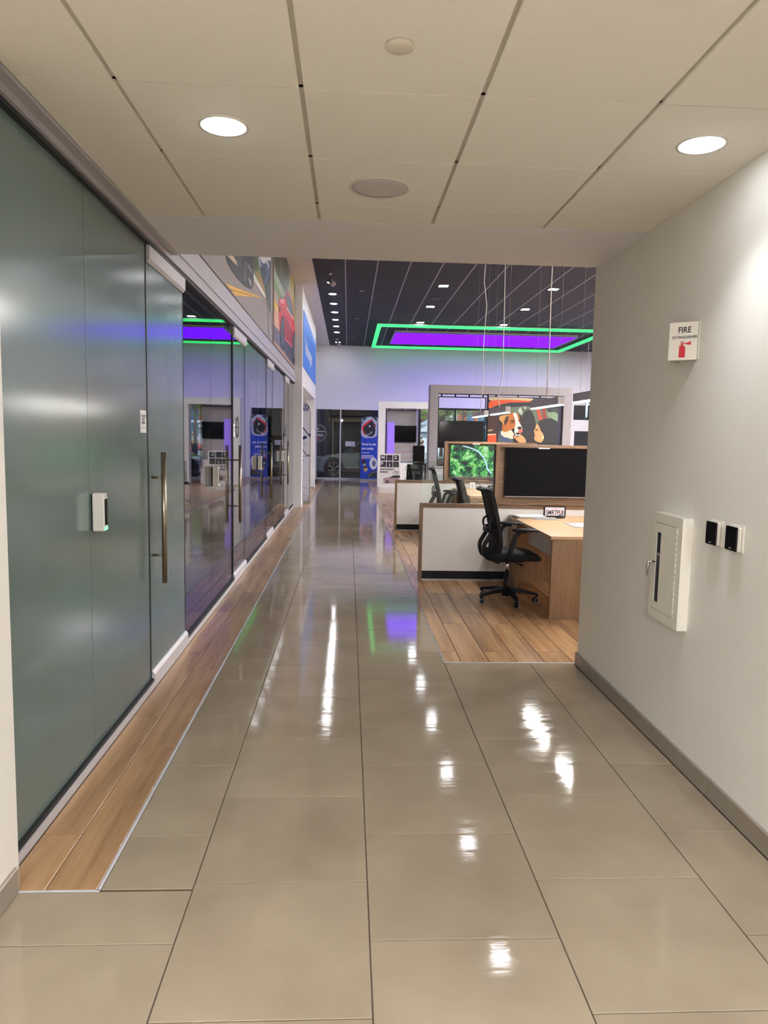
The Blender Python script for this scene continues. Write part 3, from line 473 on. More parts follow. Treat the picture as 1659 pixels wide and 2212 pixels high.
# metal edge strips
b = MB(); b.bbox(XT - 0.006, XT + 0.006, 2.468, YF - 0.05, -0.01, 0.0012, 0.001); b.bbox(-1.15, XT + 0.006, 2.467, 2.475, -0.01, 0.0012, 0.001)
struct(b.build('trim_1', ALUP))
b = MB(); b.bbox(XC - 0.001, XC + 0.0065, 5.10, YF - 0.05, -0.01, 0.0012, 0.001); b.bbox(XC, XR + 0.02, 5.102, 5.112, -0.01, 0.0012, 0.001)
struct(b.build('trim_2', ALUP))

# ------------------------------------------------------------------ structure: walls
struct(box('wall_left', WALL, -1.75, -1.155, -1.2, 2.50, 0, 3.0))
b = MB(); b.box(XR, 1.95, -1.2, YW, 0, 3.0); struct(b.build('wall_right', WALL))
b = MB(); b.box(-4.4, -4.2, -7.4, -1.2, 0, 3.0); b.box(4.8, 5.0, -7.4, -1.2, 0, 3.0); b.box(-4.2, -1.75, -1.4, -1.2, 0, 3.0); b.box(1.95, 4.8, -1.4, -1.2, 0, 3.0)
struct(b.build('wall_front', WALL))
struct(box('wall_front', mat('dark unseen lobby wall', (58, 54, 52), 0.6), -4.2, 4.8, -7.4, -7.2, 0, 3.0))  # unseen end wall, darkened to dim its reflection in the far window
lobby = struct(box('ceiling', CTILE, -4.3, 4.9, -7.3, -1.2, ZC, 3.0))
b = MB(); b.box(1.95, 11.2, YW - 0.2, YW, 0, 5.2); b.box(-1.24, 1.95, YW - 0.12, YW, 2.92, 5.2); struct(b.build('wall_front', WHITEP))
struct(box('wall_right', WHITEP, 10.6, 10.8, YW, YF + 0.2, 0, 5.2))
# far wall with its openings
b = MB()
b.box(-4.4, -1.235, YF, YF + 0.18, 0, 5.2); b.box(-1.235, 1.16, YF, YF + 0.18, 2.60, 5.2); b.box(1.16, 2.60, YF, YF + 0.18, 0, 5.2)
b.box(2.60, 8.25, YF, YF + 0.18, 2.74, 5.2); b.box(2.60, 8.25, YF, YF + 0.18, 0, 0.08); b.box(8.25, 8.40, YF, YF + 0.18, 0, 5.2)
b.box(8.40, 10.5, YF, YF + 0.18, 3.05, 5.2); b.box(10.5, 10.8, YF, YF + 0.18, 0, 5.2)
struct(b.build('wall_back', WHITEP))
# upper left wall above the glass (carries the murals) and its stepped fascia
b = MB()
b.box(-1.42, -1.24, 2.5, 16.4, 2.86, 5.2)
struct(b.build('wall_left', WHITEP))
b = MB()
b.box(-1.40, -1.150, -1.2, 5.03, 2.805, 2.86)                      # light strip under the corridor ceiling
b.box(-1.36, -1.195, 2.5, 16.4, 2.775, 2.86)                       # sliding rail casing
b.box(-1.30, -1.185, 5.03, 16.4, 2.86, 2.915)
b.box(-1.30, -1.200, 5.03, 16.4, 2.915, 2.99)
b.box(-1.30, -1.215, 5.03, 16.4, 2.99, 3.045)
struct(b.build('trim_3', FASCIA))
b = MB(); b.box(-1.29, -1.212, 2.5, 16.4, 2.757, 2.776); struct(b.build('trim_4', RUBBER))
# left portal beyond the glass: two columns and a deep beam
b = MB()
b.box(-1.42, -1.05, 16.4, 16.82, 0, ZS); b.box(-1.62, -1.05, 22.75, 23.15, 0, ZS); b.box(-2.0, -1.05, 16.82, 22.75, 2.74, ZS)
b.box(-2.0, -1.21, 23.15, YF, 0, ZS); b.box(-2.2, -2.0, 16.4, YF, 0, ZS)
struct(b.build('wall_left', WHITEP))
b = MB(); b.box(-1.425, -1.043, 16.393, 16.83, 0, 0.11); b.box(-1.625, -1.043, 22.74, 23.16, 0, 0.11); struct(b.build('baseboard_left', WHITEP))
# room behind the glass wall, unlit
b = MB(); b.box(-5.2, -5.0, 2.3, 16.6, 0, 3.0); b.box(-5.2, -1.42, 2.3, 2.5, 0, 3.0); b.box(-5.2, -1.42, 16.4, 16.6, 0, 3.0); b.box(-5.2, -1.3, 2.3, 16.6, 2.80, 3.0)
struct(b.build('wall_left', DARKROOM))
office_floor = struct(box('floor', mat('office carpet', (52, 54, 60), 0.95, var=0.2, scale=60), -5.0, -1.275, 2.5, 16.4, -0.01, 0.003))

# baseboards: tile skirting pieces
def skirting(name, x0, x1, joints):
    base = struct(box(name, GROUT, x0 + (0.004 if x1 > 0 else 0), x1 - (0 if x1 > 0 else 0.004), joints[0], joints[-1], 0.001, 0.090))
    for a, c in zip(joints, joints[1:]):
        o = MB().bbox(x0, x1, a + 0.0015, c - 0.0015, 0.002, 0.0945, 0.0025).build('skirting_tile', BASET, base)
    return base
skirting('baseboard_right', XR - 0.014, XR + 0.002, [0.06, 0.69, 1.32, 1.95, 2.58, 3.13, 3.762, 4.393, 5.026, 5.07])
skirting('baseboard_left', -1.157, -1.141, [0.06, 0.69, 1.32, 1.95, 2.47])
box('skirting_tile', BASET, XR - 0.012, XR + 0.25, 5.05, 5.066, 0.002, 0.0945, bpy.data.objects['baseboard_right'])

# ------------------------------------------------------------------ corridor ceiling
CY0 = 2.648
ceiling = struct(box('ceiling', GREYP, -1.3, 2.0, -1.3, YW, ZC + 0.075, 3.0))
for x in (-0.812, -0.180, 0.4517, 1.0837): box('grid_bar', CGRID, x - 0.02, x + 0.02, -1.2, 4.194, ZC + 0.010, ZC + 0.03, ceiling)
for i in range(-6, 3): box('grid_bar', CGRID, -1.149, XR, CY0 + 0.632 * i - 0.01, CY0 + 0.632 * i + 0.01, ZC + 0.010, ZC + 0.029, ceiling)
box('grid_bar', CGRID, -1.149, -1.13, -1.2, 4.194, ZC + 0.012, ZC + 0.03, ceiling)
struct(box('ceiling', SOFFIT, -1.15, XR + 0.01, 4.195, YW - 0.002, ZC - 0.001, ZC + 0.07))
CXL = [-1.149, -0.812, -0.180, 0.4517, 1.0837, XR]; CY0 = 2.648
SX, SY = 0.0085, 0.0028
rows = [CY0 + 0.632 * i for i in range(-6, 3)] + [4.193]
DOWN = [(-0.502, 2.98), (1.397, 2.97)]
DOWN_BACK = [(-0.502, 0.45), (1.397, 0.45)]
cache = {}
for i in range(5):
    for j in range(len(rows) - 1):
        x0, x1, y0, y1 = CXL[i] + (SX if i else 0.001), CXL[i + 1] - (SX if i < 4 else 0.001), rows[j] + SY, rows[j + 1] - SY
        holes = [d for d in DOWN + DOWN_BACK if x0 < d[0] < x1 and y0 < d[1] < y1]
        cx, cy = (x0 + x1) / 2, (y0 + y1) / 2
        if holes:
            hx, hy = holes[0]
            b = MB().plate_hole(x0 - cx, x1 - cx, y0 - cy, y1 - cy, hx - cx, hy - cy, 0.082, 0, 0.012, 32); b.use(CTILE); b.m = [0] * len(b.f)
            me = b.mesh('tile')
        else:
            k = (round(x1 - x0, 4), round(y1 - y0, 4))
            if k not in cache:
                b = MB().bbox(x0 - cx, x1 - cx, y0 - cy, y1 - cy, 0, 0.012, 0.0015); b.use(CTILE); b.m = [0] * len(b.f); cache[k] = b.mesh('tile')
            me = cache[k]
        piece('tile', me, ceiling, (cx, cy, ZC))
LENSW = emit('warm lens', (0.95, 1.0, 1.07), E_CORR)
LENSC = emit('cool lens', (0.96, 0.96, 1.0), E_ROW)
LENSQ_FILL = emit('added fill square lens', (1.0, 0.95, 0.93), E_SQ_FILL)
LENSQ = emit('cool square lens', (0.96, 0.96, 1.0), E_SQ)
def downlight(loc, r, depth, lens, label, group=None, proud=0.004, drop=0.0, beam=0.0):
    t = thing('recessed_downlight', label, 'ceiling light', loc, 0, group)
    b = MB().lathe([(r + 0.014, -0.0005), (r + 0.013, -proud), (r, -proud), (r - 0.004, 0.0), (r - 0.010, depth), (r + 0.004, depth), (r + 0.006, 0.0)], 32, cap=False)
    b.build('trim_ring', WHITEPL, t)
    if beam:
        ld = bpy.data.lights.new('beam', 'SPOT'); ld.energy = beam; ld.spot_size = math.radians(98); ld.spot_blend = 1.0; ld.shadow_soft_size = 0.06; ld.color = (0.95, 1.0, 1.07)
        lo = bpy.data.objects.new('beam', ld); COL.objects.link(lo); lo.parent = t; lo.location = (0, 0, -drop - 0.012)
    if drop: MB().lathe([(0.0005, -drop), (r * .80, -drop), (r * .93, -drop * .72), (r - 0.003, -0.001), (r - 0.003, 0.004), (0.0005, 0.004)], 32, cap=True).build('lens', lens, t)
    else: MB().lathe([(0.0005, depth - 0.002), (r - 0.008, depth - 0.002), (r - 0.008, depth + 0.003), (0.0005, depth + 0.003)], 32, cap=True, smooth=False).build('lens', lens, t)
    return t
ceil_hole = ceiling
# lamp cans need room above the tile: open pockets in the backing slab are modelled by keeping the lens inside the tile thickness
for (x, y), lb in zip(DOWN, ('round recessed downlight glowing in the corridor ceiling above the frosted glass wall', 'round recessed downlight glowing in the corridor ceiling beside the extinguisher wall')):
    downlight((x, y, ZC), 0.084, 0.007, LENSW, lb, drop=0.010, beam=E_SPOT)
for i, (x, y) in enumerate(DOWN_BACK):
    downlight((x, y, ZC), 0.084, 0.007, LENSW, 'round recessed downlight in the corridor ceiling over the near floor tiles', 'downlights over the near end of the corridor', drop=0.010, beam=E_SPOT * 2.6)
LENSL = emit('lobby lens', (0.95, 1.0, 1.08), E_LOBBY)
for x in (-2.6, -0.5, 1.4, 3.4):
    for y in (-2.0, -3.9, -5.8):
        downlight((x, y, ZC - 0.0005), 0.084, 0.004, LENSL, 'round downlight in the lobby ceiling behind the viewer', 'downlights over the lobby behind the viewer', drop=0.006)
t = thing('ceiling_speaker', 'round grey ceiling speaker grille in the corridor ceiling', 'speaker', (0.132, 3.62, ZC))
MB().lathe([(0.148, -0.0005), (0.147, -0.005), (0.138, -0.006), (0.134, -0.003), (0.134, 0)], 40, cap=False).build('rim', WHITEPL, t)
MB().lathe([(0.0005, -0.0045), (0.10, -0.0045), (0.134, -0.0035), (0.134, -0.001), (0.0005, -0.001)], 40).build('grille', mat('speaker mesh', (206, 200, 198), 0.7, var=0.15, scale=300, bump=0.5), t)
t = thing('smoke_detector', 'small round white cover plate in the corridor ceiling nearest the viewer', 'detector', (0.139, 2.337, ZC))
MB().lathe([(0.0005, -0.012), (0.038, -0.0115), (0.043, -0.009), (0.0435, -0.0005), (0.0005, -0.0005)], 36).build('cover', mat('detector plastic', (214, 206, 190), 0.5, var=0.02), t)

# ------------------------------------------------------------------ showroom ceiling
ceil2 = struct(box('ceiling', DGRID, -0.735, 10.7, YW, YF + 0.3, ZS + 0.012, 5.35))
struct(box('ceiling', WHITEP, -2.2, -0.735, YW - 0.1, YF + 0.3, ZS, 5.35))
struct(box('ceiling', GREYP, -6.2, -2.2, YW, YF + 0.3, 5.2, 5.35)); struct(box('ceiling', GREYP, -6.2, 11.2, -7.5, YW, 5.2, 5.35))  # unseen roof slabs, placed to block the sky
DXL = [-0.735, -0.108] + [-0.108 + 0.6265 * i for i in range(1, 18)]
DYS = 1.312; DY0 = 14.56
ROW = [16.2, 17.48, 18.74, 20.0, 21.27, 22.53, 23.82, 26.3]
dt_cache = {}; cnt = 0
far_t = MB()
for i in range(len(DXL) - 1):
    for j in range(-8, 11):
        y0 = DY0 + (j - 0.0) * DYS; y1 = y0 + DYS
        y1 = min(y1, YF)
        if y1 - y0 < 0.1 or y0 < YW: continue
        x0, x1 = DXL[i] + (0.011 if i else 0.001), DXL[i + 1] - 0.011
        ya, yb = y0 + 0.004, y1 - 0.004
        if (y1 < 9.5 or (y1 < 12 and i > 4) or i > 13):
            far_t.box(x0, x1, ya, yb, ZS, ZS + 0.012); continue
        cx, cy = (x0 + x1) / 2, (ya + yb) / 2
        hs = [y for y in ROW if ya + 0.12 < y < yb - 0.12] if i == 0 else []
        if hs:
            b = MB().plate_hole(x0 - cx, x1 - cx, ya - cy, yb - cy, -0.42 - cx, hs[0] - cy, 0.086, 0, 0.012); b.use(DTILE); b.m = [0] * len(b.f); me = b.mesh('tile')
        else:
            k = (round(x1 - x0, 3), round(yb - ya, 3))
            if k not in dt_cache:
                b = MB().box(-(x1 - x0) / 2, (x1 - x0) / 2, -(yb - ya) / 2, (yb - ya) / 2, 0, 0.012); b.use(DTILE); b.m = [0] * len(b.f); dt_cache[k] = b.mesh('tile')
            me = dt_cache[k]
        piece('tile', me, ceil2, (cx, cy, ZS))
for q in DXL[1:]: box('grid_bar', DGRID, q - 0.011, q + 0.011, YW, YF, ZS - 0.0005, ZS + 0.012, ceil2)
for j in range(-7, 10): box('grid_bar', MATS['thin dark grid'] if 'thin dark grid' in MATS else mat('thin dark grid', (84, 88, 108), 0.5), -0.734, 10.6, DY0 + j * DYS - 0.004, DY0 + j * DYS + 0.004, ZS + 0.001, ZS + 0.0125, ceil2)
o = far_t.build('tile_field', DTILE, ceil2); o['kind'] = 'stuff'
ORD = ['first', 'second', 'third', 'fourth', 'fifth', 'sixth', 'seventh', 'eighth', 'ninth', 'tenth']
for i, y in enumerate(ROW):
    nm = ORD[i] if i < 7 else 'last'
    downlight((-0.42, y, ZS), 0.088, 0.006, LENSC, 'round white downlight, %s from the spotlight along the pale ceiling edge' % nm, 'row of round downlights by the pale ceiling edge', drop=0.006)
SQ = []
for x, ys in ((2.035, (8.5, 11.05, 13.6, 16.2, 18.75, 21.35)), (4.475, (6.0, 8.5, 11.05, 13.6, 16.2, 18.75, 21.35)), (6.95, (6.0, 8.5, 11.05, 13.6)), (8.2, (17.5, 18.75, 20.0, 21.35)), (9.4, (6.0, 8.5, 11.05, 13.6, 16.2, 17.5, 18.75, 20.0, 21.35))):  # right-hand columns are unseen lamps added as fill
    for y in ys: SQ.append((x, y))
lab = {(2.035, 16.2): 'square white downlight in the dark ceiling, highest of the column above the green ring corner', (2.035, 18.75): 'square white downlight in the dark ceiling, middle of the column nearest the round row',
       (2.035, 21.35): 'square white downlight tucked just above the green ring near its left corner', (4.475, 16.2): 'square white downlight in the dark ceiling between the two thick pendant cables',
       (4.475, 18.75): 'square white downlight in the dark ceiling, left of the thick pendant cable', (4.475, 21.35): 'square white downlight tucked just above the green ring, beside the second cable'}
for x, y in SQ:
    t = thing('square_downlight', lab.get((x, y), 'unseen square white downlight in the dark showroom ceiling out of the direct view'), 'ceiling light', (x, y, ZS), 0, 'square downlights in the dark ceiling')
    b = MB(); s_ = 0.112
    for q in ((-s_, s_, -s_, -s_ + .014), (-s_, s_, s_ - .014, s_), (-s_, -s_ + .014, -s_ + .014, s_ - .014), (s_ - .014, s_, -s_ + .014, s_ - .014)): b.box(q[0], q[1], q[2], q[3], -0.006, -0.0005)
    b.build('frame', BLACK, t)
    MB().box(-s_ + .014, s_ - .014, -s_ + .014, s_ - .014, -0.004, -0.0005).build('lens', LENSQ if x < 6 else LENSQ_FILL, t)
# spotlights on stems
def spotlight(loc, label):
    t = thing('spotlight', label, 'spotlight', loc)
    MB().lathe([(0.0005, 0), (0.05, 0), (0.05, -0.02), (0.035, -0.05), (0.0005, -0.05)], 16).build('mount', GREYP, t)
    MB().tube([(0, 0, -0.05), (0, 0, -0.12), (0.02, -0.03, -0.15)], 0.012).build('stem', GREYP, t)
    h = MB(); d = Vector((0.35, -0.45, -0.5)).normalized(); c0 = Vector((0.0, 0.02, -0.13)); h.tube([c0, c0 + d * 0.03, c0 + d * 0.18], [0.03, 0.055, 0.058], 16)
    h.build('lamp_head', GREYP, t)
spotlight((-0.43, 15.25, ZS), 'small pale track spotlight before the first round downlight of the row')
spotlight((-0.43, 25.3, ZS), 'small pale track spotlight before the last round downlight of the row')
for i, (x, y, lb) in enumerate(((0.25, 17.0, 'small flush disc in the dark ceiling beside the second round downlight'), (0.2, 20.9, 'small flush disc in the dark ceiling beside the fifth round downlight'), (0.12, 25.0, 'small flush disc in the dark ceiling near the green ring corner'))):
    tag(MB().lathe([(0.0005, -0.015), (0.05, -0.012), (0.055, 0), (0.0005, 0)], 16).build('sprinkler_cover', mat('disc grey', (120, 124, 140), 0.5)), lb, 'sprinkler').location = (x, y, ZS)
o = tag(MB().lathe([(0.0005, -0.014), (0.13, -0.012), (0.14, 0), (0.0005, 0)], 28).build('ceiling_speaker', mat('dark speaker mesh', (52, 56, 76), 0.8, var=0.15, scale=200)), 'large round dark speaker grille in the dark ceiling between two square lights', 'speaker'); o.location = (2.03, 17.6, ZS)

# light feature: purple panel inside a green ring
GREEN = emit('green tube light', (0.062, 1.0, 0.24), E_GREEN); PURPLE = emit('purple diffuser', (0.10, 0.003, 1.0), E_PURPLE)
t = thing('ring_light', 'large rectangular ring of bright green light under the dark ceiling', 'light', (0, 0, 0))
X0, X1, Y1a, Y1b, ZR = 0.80, 7.76, 21.55, 26.85, 4.84
for (a, b_, c, d) in ((X0, X1, Y1a, Y1a + .16), (X0, X1, Y1b - .16, Y1b), (X0, X0 + .12, Y1a + .16, Y1b - .16), (X1 - .12, X1, Y1a + .16, Y1b - .16)):
    box('light_bar', GREEN, a, b_, c, d, ZR, ZR + 0.06, t)
    box('bar_housing', ALUP, a, b_, c, d, ZR + 0.06, ZR + 0.085, t)
for x in (1.2, 3.4, 5.6, 7.6):
    for y in (21.63, 26.77): MB().tube([(x, y, ZR + .08), (x, y, ZS)], 0.004, 5).build('hanger', BLACK, t)
t = thing('light_panel', 'flat glowing purple ceiling panel framed inside the green ring', 'light', (0, 0, 0))
box('diffuser', PURPLE, 1.43, 7.17, 22.98, 25.72, 4.862, 4.875, t)
b = MB(); b.box(1.40, 7.20, 22.95, 25.75, 4.875, 4.93); b.build('housing', ALUP, t)
b = MB()
for q in ((1.39, 1.43, 22.94, 25.76), (7.17, 7.21, 22.94, 25.76), (1.43, 7.17, 22.94, 22.98), (1.43, 7.17, 25.72, 25.76)): b.box(q[0], q[1], q[2], q[3], 4.858, 4.875)
b.build('frame', mat('lilac frame', (150, 110, 220), 0.4), t)
# ------------------------------------------------------------------ glass wall along the corridor
GX0, GX1 = -1.252, -1.240          # pane thickness
def pane(parent, y0, y1, m, nm='pane', z0=0.052, z1=2.772):
    return box(nm, m, GX0, GX1, y0 + 0.0025, y1 - 0.0025, z0, z1, parent)
gw = struct(box('window_1', ALUP, -1.275, XL, 2.50, 16.4, 0.0, 0.040))      # base channel carries the panes
b = MB(); b.box(-1.268, -1.222, 2.50, 16.4, 0.040, 0.060); b.build('gasket', RUBBER, gw)
DOORS = [(4.56, 5.55), (7.84, 8.80), (11.03, 12.0), (14.1, 15.08)]
for y0, y1 in ((2.52, 3.53), (3.53, 4.56)): pane(gw, y0, y1, FROST, 'frosted_pane', 0.045)
for y0, y1 in ((5.56, 6.675), (6.675, 7.83), (8.81, 9.98), (9.98, 11.02), (12.01, 13.35), (13.35, 14.09), (15.09, 16.39)): pane(gw, y0, y1, CLEAR)
doorn = ['frosted glass door with a long bar handle and white door plates', 'clear glass door just past the frosted one, edged by a black strip', 'clear glass door in the middle of the glass wall', 'clear glass door farthest along the glass wall near the white column']
for i, (y0, y1) in enumerate(DOORS):
    t = bpy.data.objects.new('door_%d' % (i + 1), None); COL.objects.link(t); t.location = (0, y0, 0); t['kind'] = 'structure'; t['label'] = doorn[i]
    w = y1 - y0
    m = FROST if i == 0 else CLEAR
    box('pane', m, GX0, GX1, 0.012, w - 0.012, 0.10, 2.70, t)
    # top and bottom plates, bevelled towards the glass
    def plate(nm, z0, z1, chamf):
        pr = [(GX0 - 0.022, z0), (GX1 + 0.022, z0), (GX1 + 0.022, z1), (GX0 - 0.022, z1)]
        if chamf > 0: pr = [(GX0 - 0.022, z0), (GX1 + 0.024, z0), (GX1 + 0.024, z1 - chamf), (GX1 + 0.008, z1), (GX0 - 0.008, z1), (GX0 - 0.022, z1 - chamf)]
        if chamf < 0: pr = [(GX0 - 0.008, z0), (GX1 + 0.008, z0), (GX1 + 0.024, z0 - chamf), (GX1 + 0.024, z1), (GX0 - 0.022, z1), (GX0 - 0.022, z0 - chamf)]
        MB().prism([(x, 0.01, z) for x, z in pr], (0, w - 0.02, 0)).build(nm, ALUP, t)
    plate('top_plate', 2.655, 2.755, -0.02); plate('bottom_plate', 0.006, 0.108, 0.022)
    hy = (0.10, 0.09, 0.09, 0.12)[i]
    hx = GX1 + 0.070
    for nm, X in (('pull_handle', hx), ('pull_handle', GX0 - 0.070)):
        h = MB().tube([(X, hy, 0.665), (X, hy, 1.505)], 0.0165, 16)
        h.tube([(GX1 if X > GX1 else GX0, hy, 0.845), (X, hy, 0.845)], 0.0085, 10); h.tube([(GX1 if X > GX1 else GX0, hy, 1.345), (X, hy, 1.345)], 0.0085, 10)
        h.build(nm, STEEL, t)
    b = MB(); b.box(GX0 - 0.004, GX1 + 0.004, -0.006, 0.012, 0.04, 2.76)
    if i == 1: b.box(GX0 - 0.012, GX1 + 0.010, -0.012, 0.016, 0.11, 2.66)
    b.build('edge_gasket', RUBBER, t)
    MB().box(GX0 - 0.002, GX1 + 0.002, w - 0.012, w - 0.004, 0.10, 2.66).build('edge_gasket', RUBBER, t)
# notices and round stickers on the doors
def notice(y, z0, label, w=0.125, h=0.135):
    t = thing('door_notice', label, 'notice', (GX1, y, z0))
    MB().box(0.0004, 0.0018, 0, w, 0, h).build('sheet', PAPER, t)
    for body, zz, sz in (('THIS DOOR', 0.094, 0.020), ('MUST', 0.074, 0.020), ('REMAIN', 0.054, 0.020)):
        text('lettering', body, sz, INK, t, (0.0024, w / 2, zz), (0, 1, 0), (0, 0, 1), 'CENTER', bold=0.0006)
    text('lettering', 'UNLOCKED WHILE OCCUPIED', 0.0075, INK, t, (0.0024, w / 2, 0.026), (0, 1, 0), (0, 0, 1), 'CENTER')
notice(4.405, 1.625, 'small white printed notice stuck on the frosted glass above the bar handle')
notice(7.89, 1.60, 'small white notice beside the handles of the door after the frosted one')
for y, lb in ((8.2, 'round black ringed sticker on the clear door nearest the frosted one'), (14.35, 'round black ringed sticker on the clear door nearest the white column')):
    t = thing('door_sticker', lb, 'sticker', (GX1, y, 1.70))
    MB().lathe([(0.082, 0.0006), (0.118, 0.0006), (0.118, 0.0020), (0.082, 0.0020), (0.082, 0.0006)], 32, 'X', smooth=False, cap=False).build('ring', BLACK, t)
    MB().box(0.0006, 0.0016, -0.05, 0.05, -0.012, 0.012).build('label_strip', BLACK, t)
# card readers on the pane joints
def reader(y, label, big):
    t = thing('card_reader', label, 'card reader', (GX1, y, 1.145))
    b = MB().bbox(0.006, 0.064, 0.0, 0.052, 0, 0.185, 0.005); b.build('body', WHITEPL, t)
    MB().box(0.0, 0.006, 0.004, 0.048, 0.004, 0.181).build('backplate', BLACK, t)
    MB().box(0.064, 0.0652, 0.008, 0.044, 0.030, 0.158).build('screen', BLACKGL, t)
    MB().box(0.0600, 0.0656, 0.004, 0.048, 0.006, 0.022).build('indicator', emit('green indicator', (0.25, 1.0, 0.45), 1.2) if big else WHITEPL, t)
    MB().lathe([(0.0005, 0.0640), (0.003, 0.0640), (0.003, 0.0652), (0.0005, 0.0652)], 10, 'X', (0, 0.026, 0.172)).build('lens', BLACK, t)
reader(3.545, 'white card reader with lit green indicator on the frosted glass wall', True)
reader(6.66, 'beige card reader box on the first joint of the clear glass', False)
reader(9.97, 'beige card reader box on the second joint of the clear glass', False)
reader(13.34, 'beige card reader box on the farthest joint of the clear glass', False)

# ------------------------------------------------------------------ murals, blue sign
def mural(name, label, y0, y1, shapes, base):
    t = thing(name, label, 'wall print', (0, 0, 0))
    MB().bbox(-1.238, -1.2155, y0, y1, 3.062, 4.932, 0.002).build('panel', mat('mural ground ' + name + label[:9], base, 0.5, var=0.1, scale=6), t)
    print_mb(shapes, lambda u, w: (-1.215, u, w), (1, 0, 0), 0.0004, 1.0).build('printed_picture', None, t)
mural('mural', 'large wall print of a dark car on a grey road with yellow lines', 5.6, 11.66, M1, (134, 126, 122))
mural('mural', 'large wall print of a red car on a forest road, next to the white column', 11.85, 16.36, M2, (62, 66, 48))
t = thing('blue_wall_sign', 'blue wall sign with white lettering on the white portal beyond the red car print', 'sign', (0, 0, 0))
MB().bbox(-1.049, -1.035, 16.66, 22.66, 3.165, 4.42, 0.002).build('panel', BLUESIGN, t)
text('lettering', 'Volkswagen', 0.52, WHITEINK, t, (-1.034, 17.15, 3.53), (0, 1, 0), (0, 0, 1), width=3.2, bold=0.008)

# ------------------------------------------------------------------ right wall fittings
t = thing('extinguisher_sign', 'white projecting sign with black lettering and a red extinguisher symbol on the right wall', 'sign', (XR, 3.50, 2.035))
ap = (-0.105, 0.09)
nx, ny = Vector((ap[1] - 0.0, -ap[0] * -1 * -1, 0)).normalized()[:2] if False else (0, 0)
dvec = Vector((ap[0], ap[1], 0)); L_ = dvec.length; dn = dvec.normalized(); nn = Vector((-dn.y, dn.x, 0))   # nn points to the viewer's side
if nn.y > 0: nn = -nn
SGN = mat('sign plastic', (222, 214, 202), 0.45, var=0.02)
th = nn * -0.003
MB().prism([(0, 0, 0), (ap[0], ap[1], 0), (ap[0] + th.x, ap[1] + th.y, 0), (th.x, th.y, 0)], (0, 0, 0.183)).build('front_panel', SGN, t)
MB().prism([(ap[0], ap[1], 0), (0, 0.20, 0), (0, 0.204, 0), (ap[0], ap[1] + 0.004, 0)], (0, 0, 0.183)).build('rear_panel', SGN, t)
MB().box(-0.003, 0.0, -0.012, 0.002, 0, 0.183).build('flange', SGN, t)
rx = -dn; O_ = Vector((ap[0], ap[1], 0)) + nn * 0.0006
def sp(u, w): q = O_ + rx * u; return (q.x, q.y, w)
text('lettering', 'FIRE', 0.040, INK, t, sp(0.072, 0.132), rx, (0, 0, 1), 'CENTER', width=0.060, bold=0.0008)
text('lettering', 'EXTINGUISHER', 0.018, INK, t, sp(0.074, 0.104), rx, (0, 0, 1), 'CENTER', width=0.116, bold=0.0004)
b = MB()
cyl = [(0.050, 0.012), (0.080, 0.012)] + [(0.065 + 0.015 * math.cos(a), 0.056 + 0.015 * math.sin(a)) for a in [i * PI / 10 for i in range(11)]]
b.poly([sp(*p) for p in cyl]); b.poly([sp(*p) for p in ((0.061, 0.070), (0.069, 0.070), (0.069, 0.080), (0.061, 0.080))])
O1 = arc(0.064, 0.083, 0.008, 0, 2 * PI, 14); I1 = arc(0.064, 0.083, 0.0042, 0, 2 * PI, 14)
for i in range(14): b.poly([sp(*O1[i]), sp(*O1[i + 1]), sp(*I1[i + 1]), sp(*I1[i])])
b.poly([sp(*p) for p in ((0.070, 0.0795), (0.105, 0.089), (0.105, 0.0715), (0.070, 0.0775))])
b.poly([sp(*p) for p in ((0.060, 0.077), (0.052, 0.073), (0.046, 0.064), (0.0485, 0.063), (0.054, 0.070), (0.061, 0.0735))])
b.build('symbol', REDINK, t)

t = thing('extinguisher_cabinet', 'white steel fire extinguisher cabinet with a narrow window on the right wall', 'cabinet', (XR, 3.43, 0.70))
CABW, CABH, CABD = 0.345, 0.56, 0.052
CABM = mat('cabinet enamel', (226, 220, 206), 0.4, var=0.02)
b = MB()   # tray with an opening at the front
b.box(-CABD, 0.0, 0, 0.05, 0, CABH); b.box(-CABD, 0.0, CABW - 0.035, CABW, 0, CABH); b.box(-CABD, 0.0, 0.05, CABW - 0.035, 0, 0.05); b.box(-CABD, 0.0, 0.05, CABW - 0.035, CABH - 0.05, CABH); b.box(-0.003, 0.0, 0.05, CABW - 0.035, 0.05, CABH - 0.05)
b.build('body', CABM, t)
d0, d1, e0, e1 = 0.053, CABW - 0.038, 0.053, CABH - 0.053
w0, w1, v0, v1 = 0.232, 0.282, 0.09, CABH - 0.10
dd = MB(); X0_, X1_ = -CABD - 0.002, -CABD + 0.004
for q in ((d0, w0, e0, e1), (w1, d1, e0, e1), (w0, w1, e0, v0), (w0, w1, v1, e1)): dd.box(X0_, X1_, q[0], q[1], q[2], q[3])
door = dd.build('cabinet_door', CABM, t)
MB().box(-CABD + 0.001, -CABD + 0.003, w0, w1, v0, v1).build('window_glass', glass('grey pane', (0.35, 0.36, 0.38)), door)
hb = MB()
for i in range(15): hb.tube([(X0_ - 0.001, d0 - 0.002, e0 + 0.02 + i * 0.0285), (X0_ - 0.001, d0 - 0.002, e0 + 0.042 + i * 0.0285)], 0.0028, 6)
hb.build('hinge', WHITEPL, door)
hb = MB().tube([(X0_, d1 - 0.02, 0.30), (X0_ - 0.035, d1 - 0.02, 0.30)], 0.006, 10); hb.tube([(X0_ - 0.033, d1 - 0.018, 0.302), (X0_ - 0.036, d1 - 0.016, 0.27), (X0_ - 0.036, d1 - 0.014, 0.225)], [0.008, 0.007, 0.004], 10)
hb.build('handle', CHROME, door)
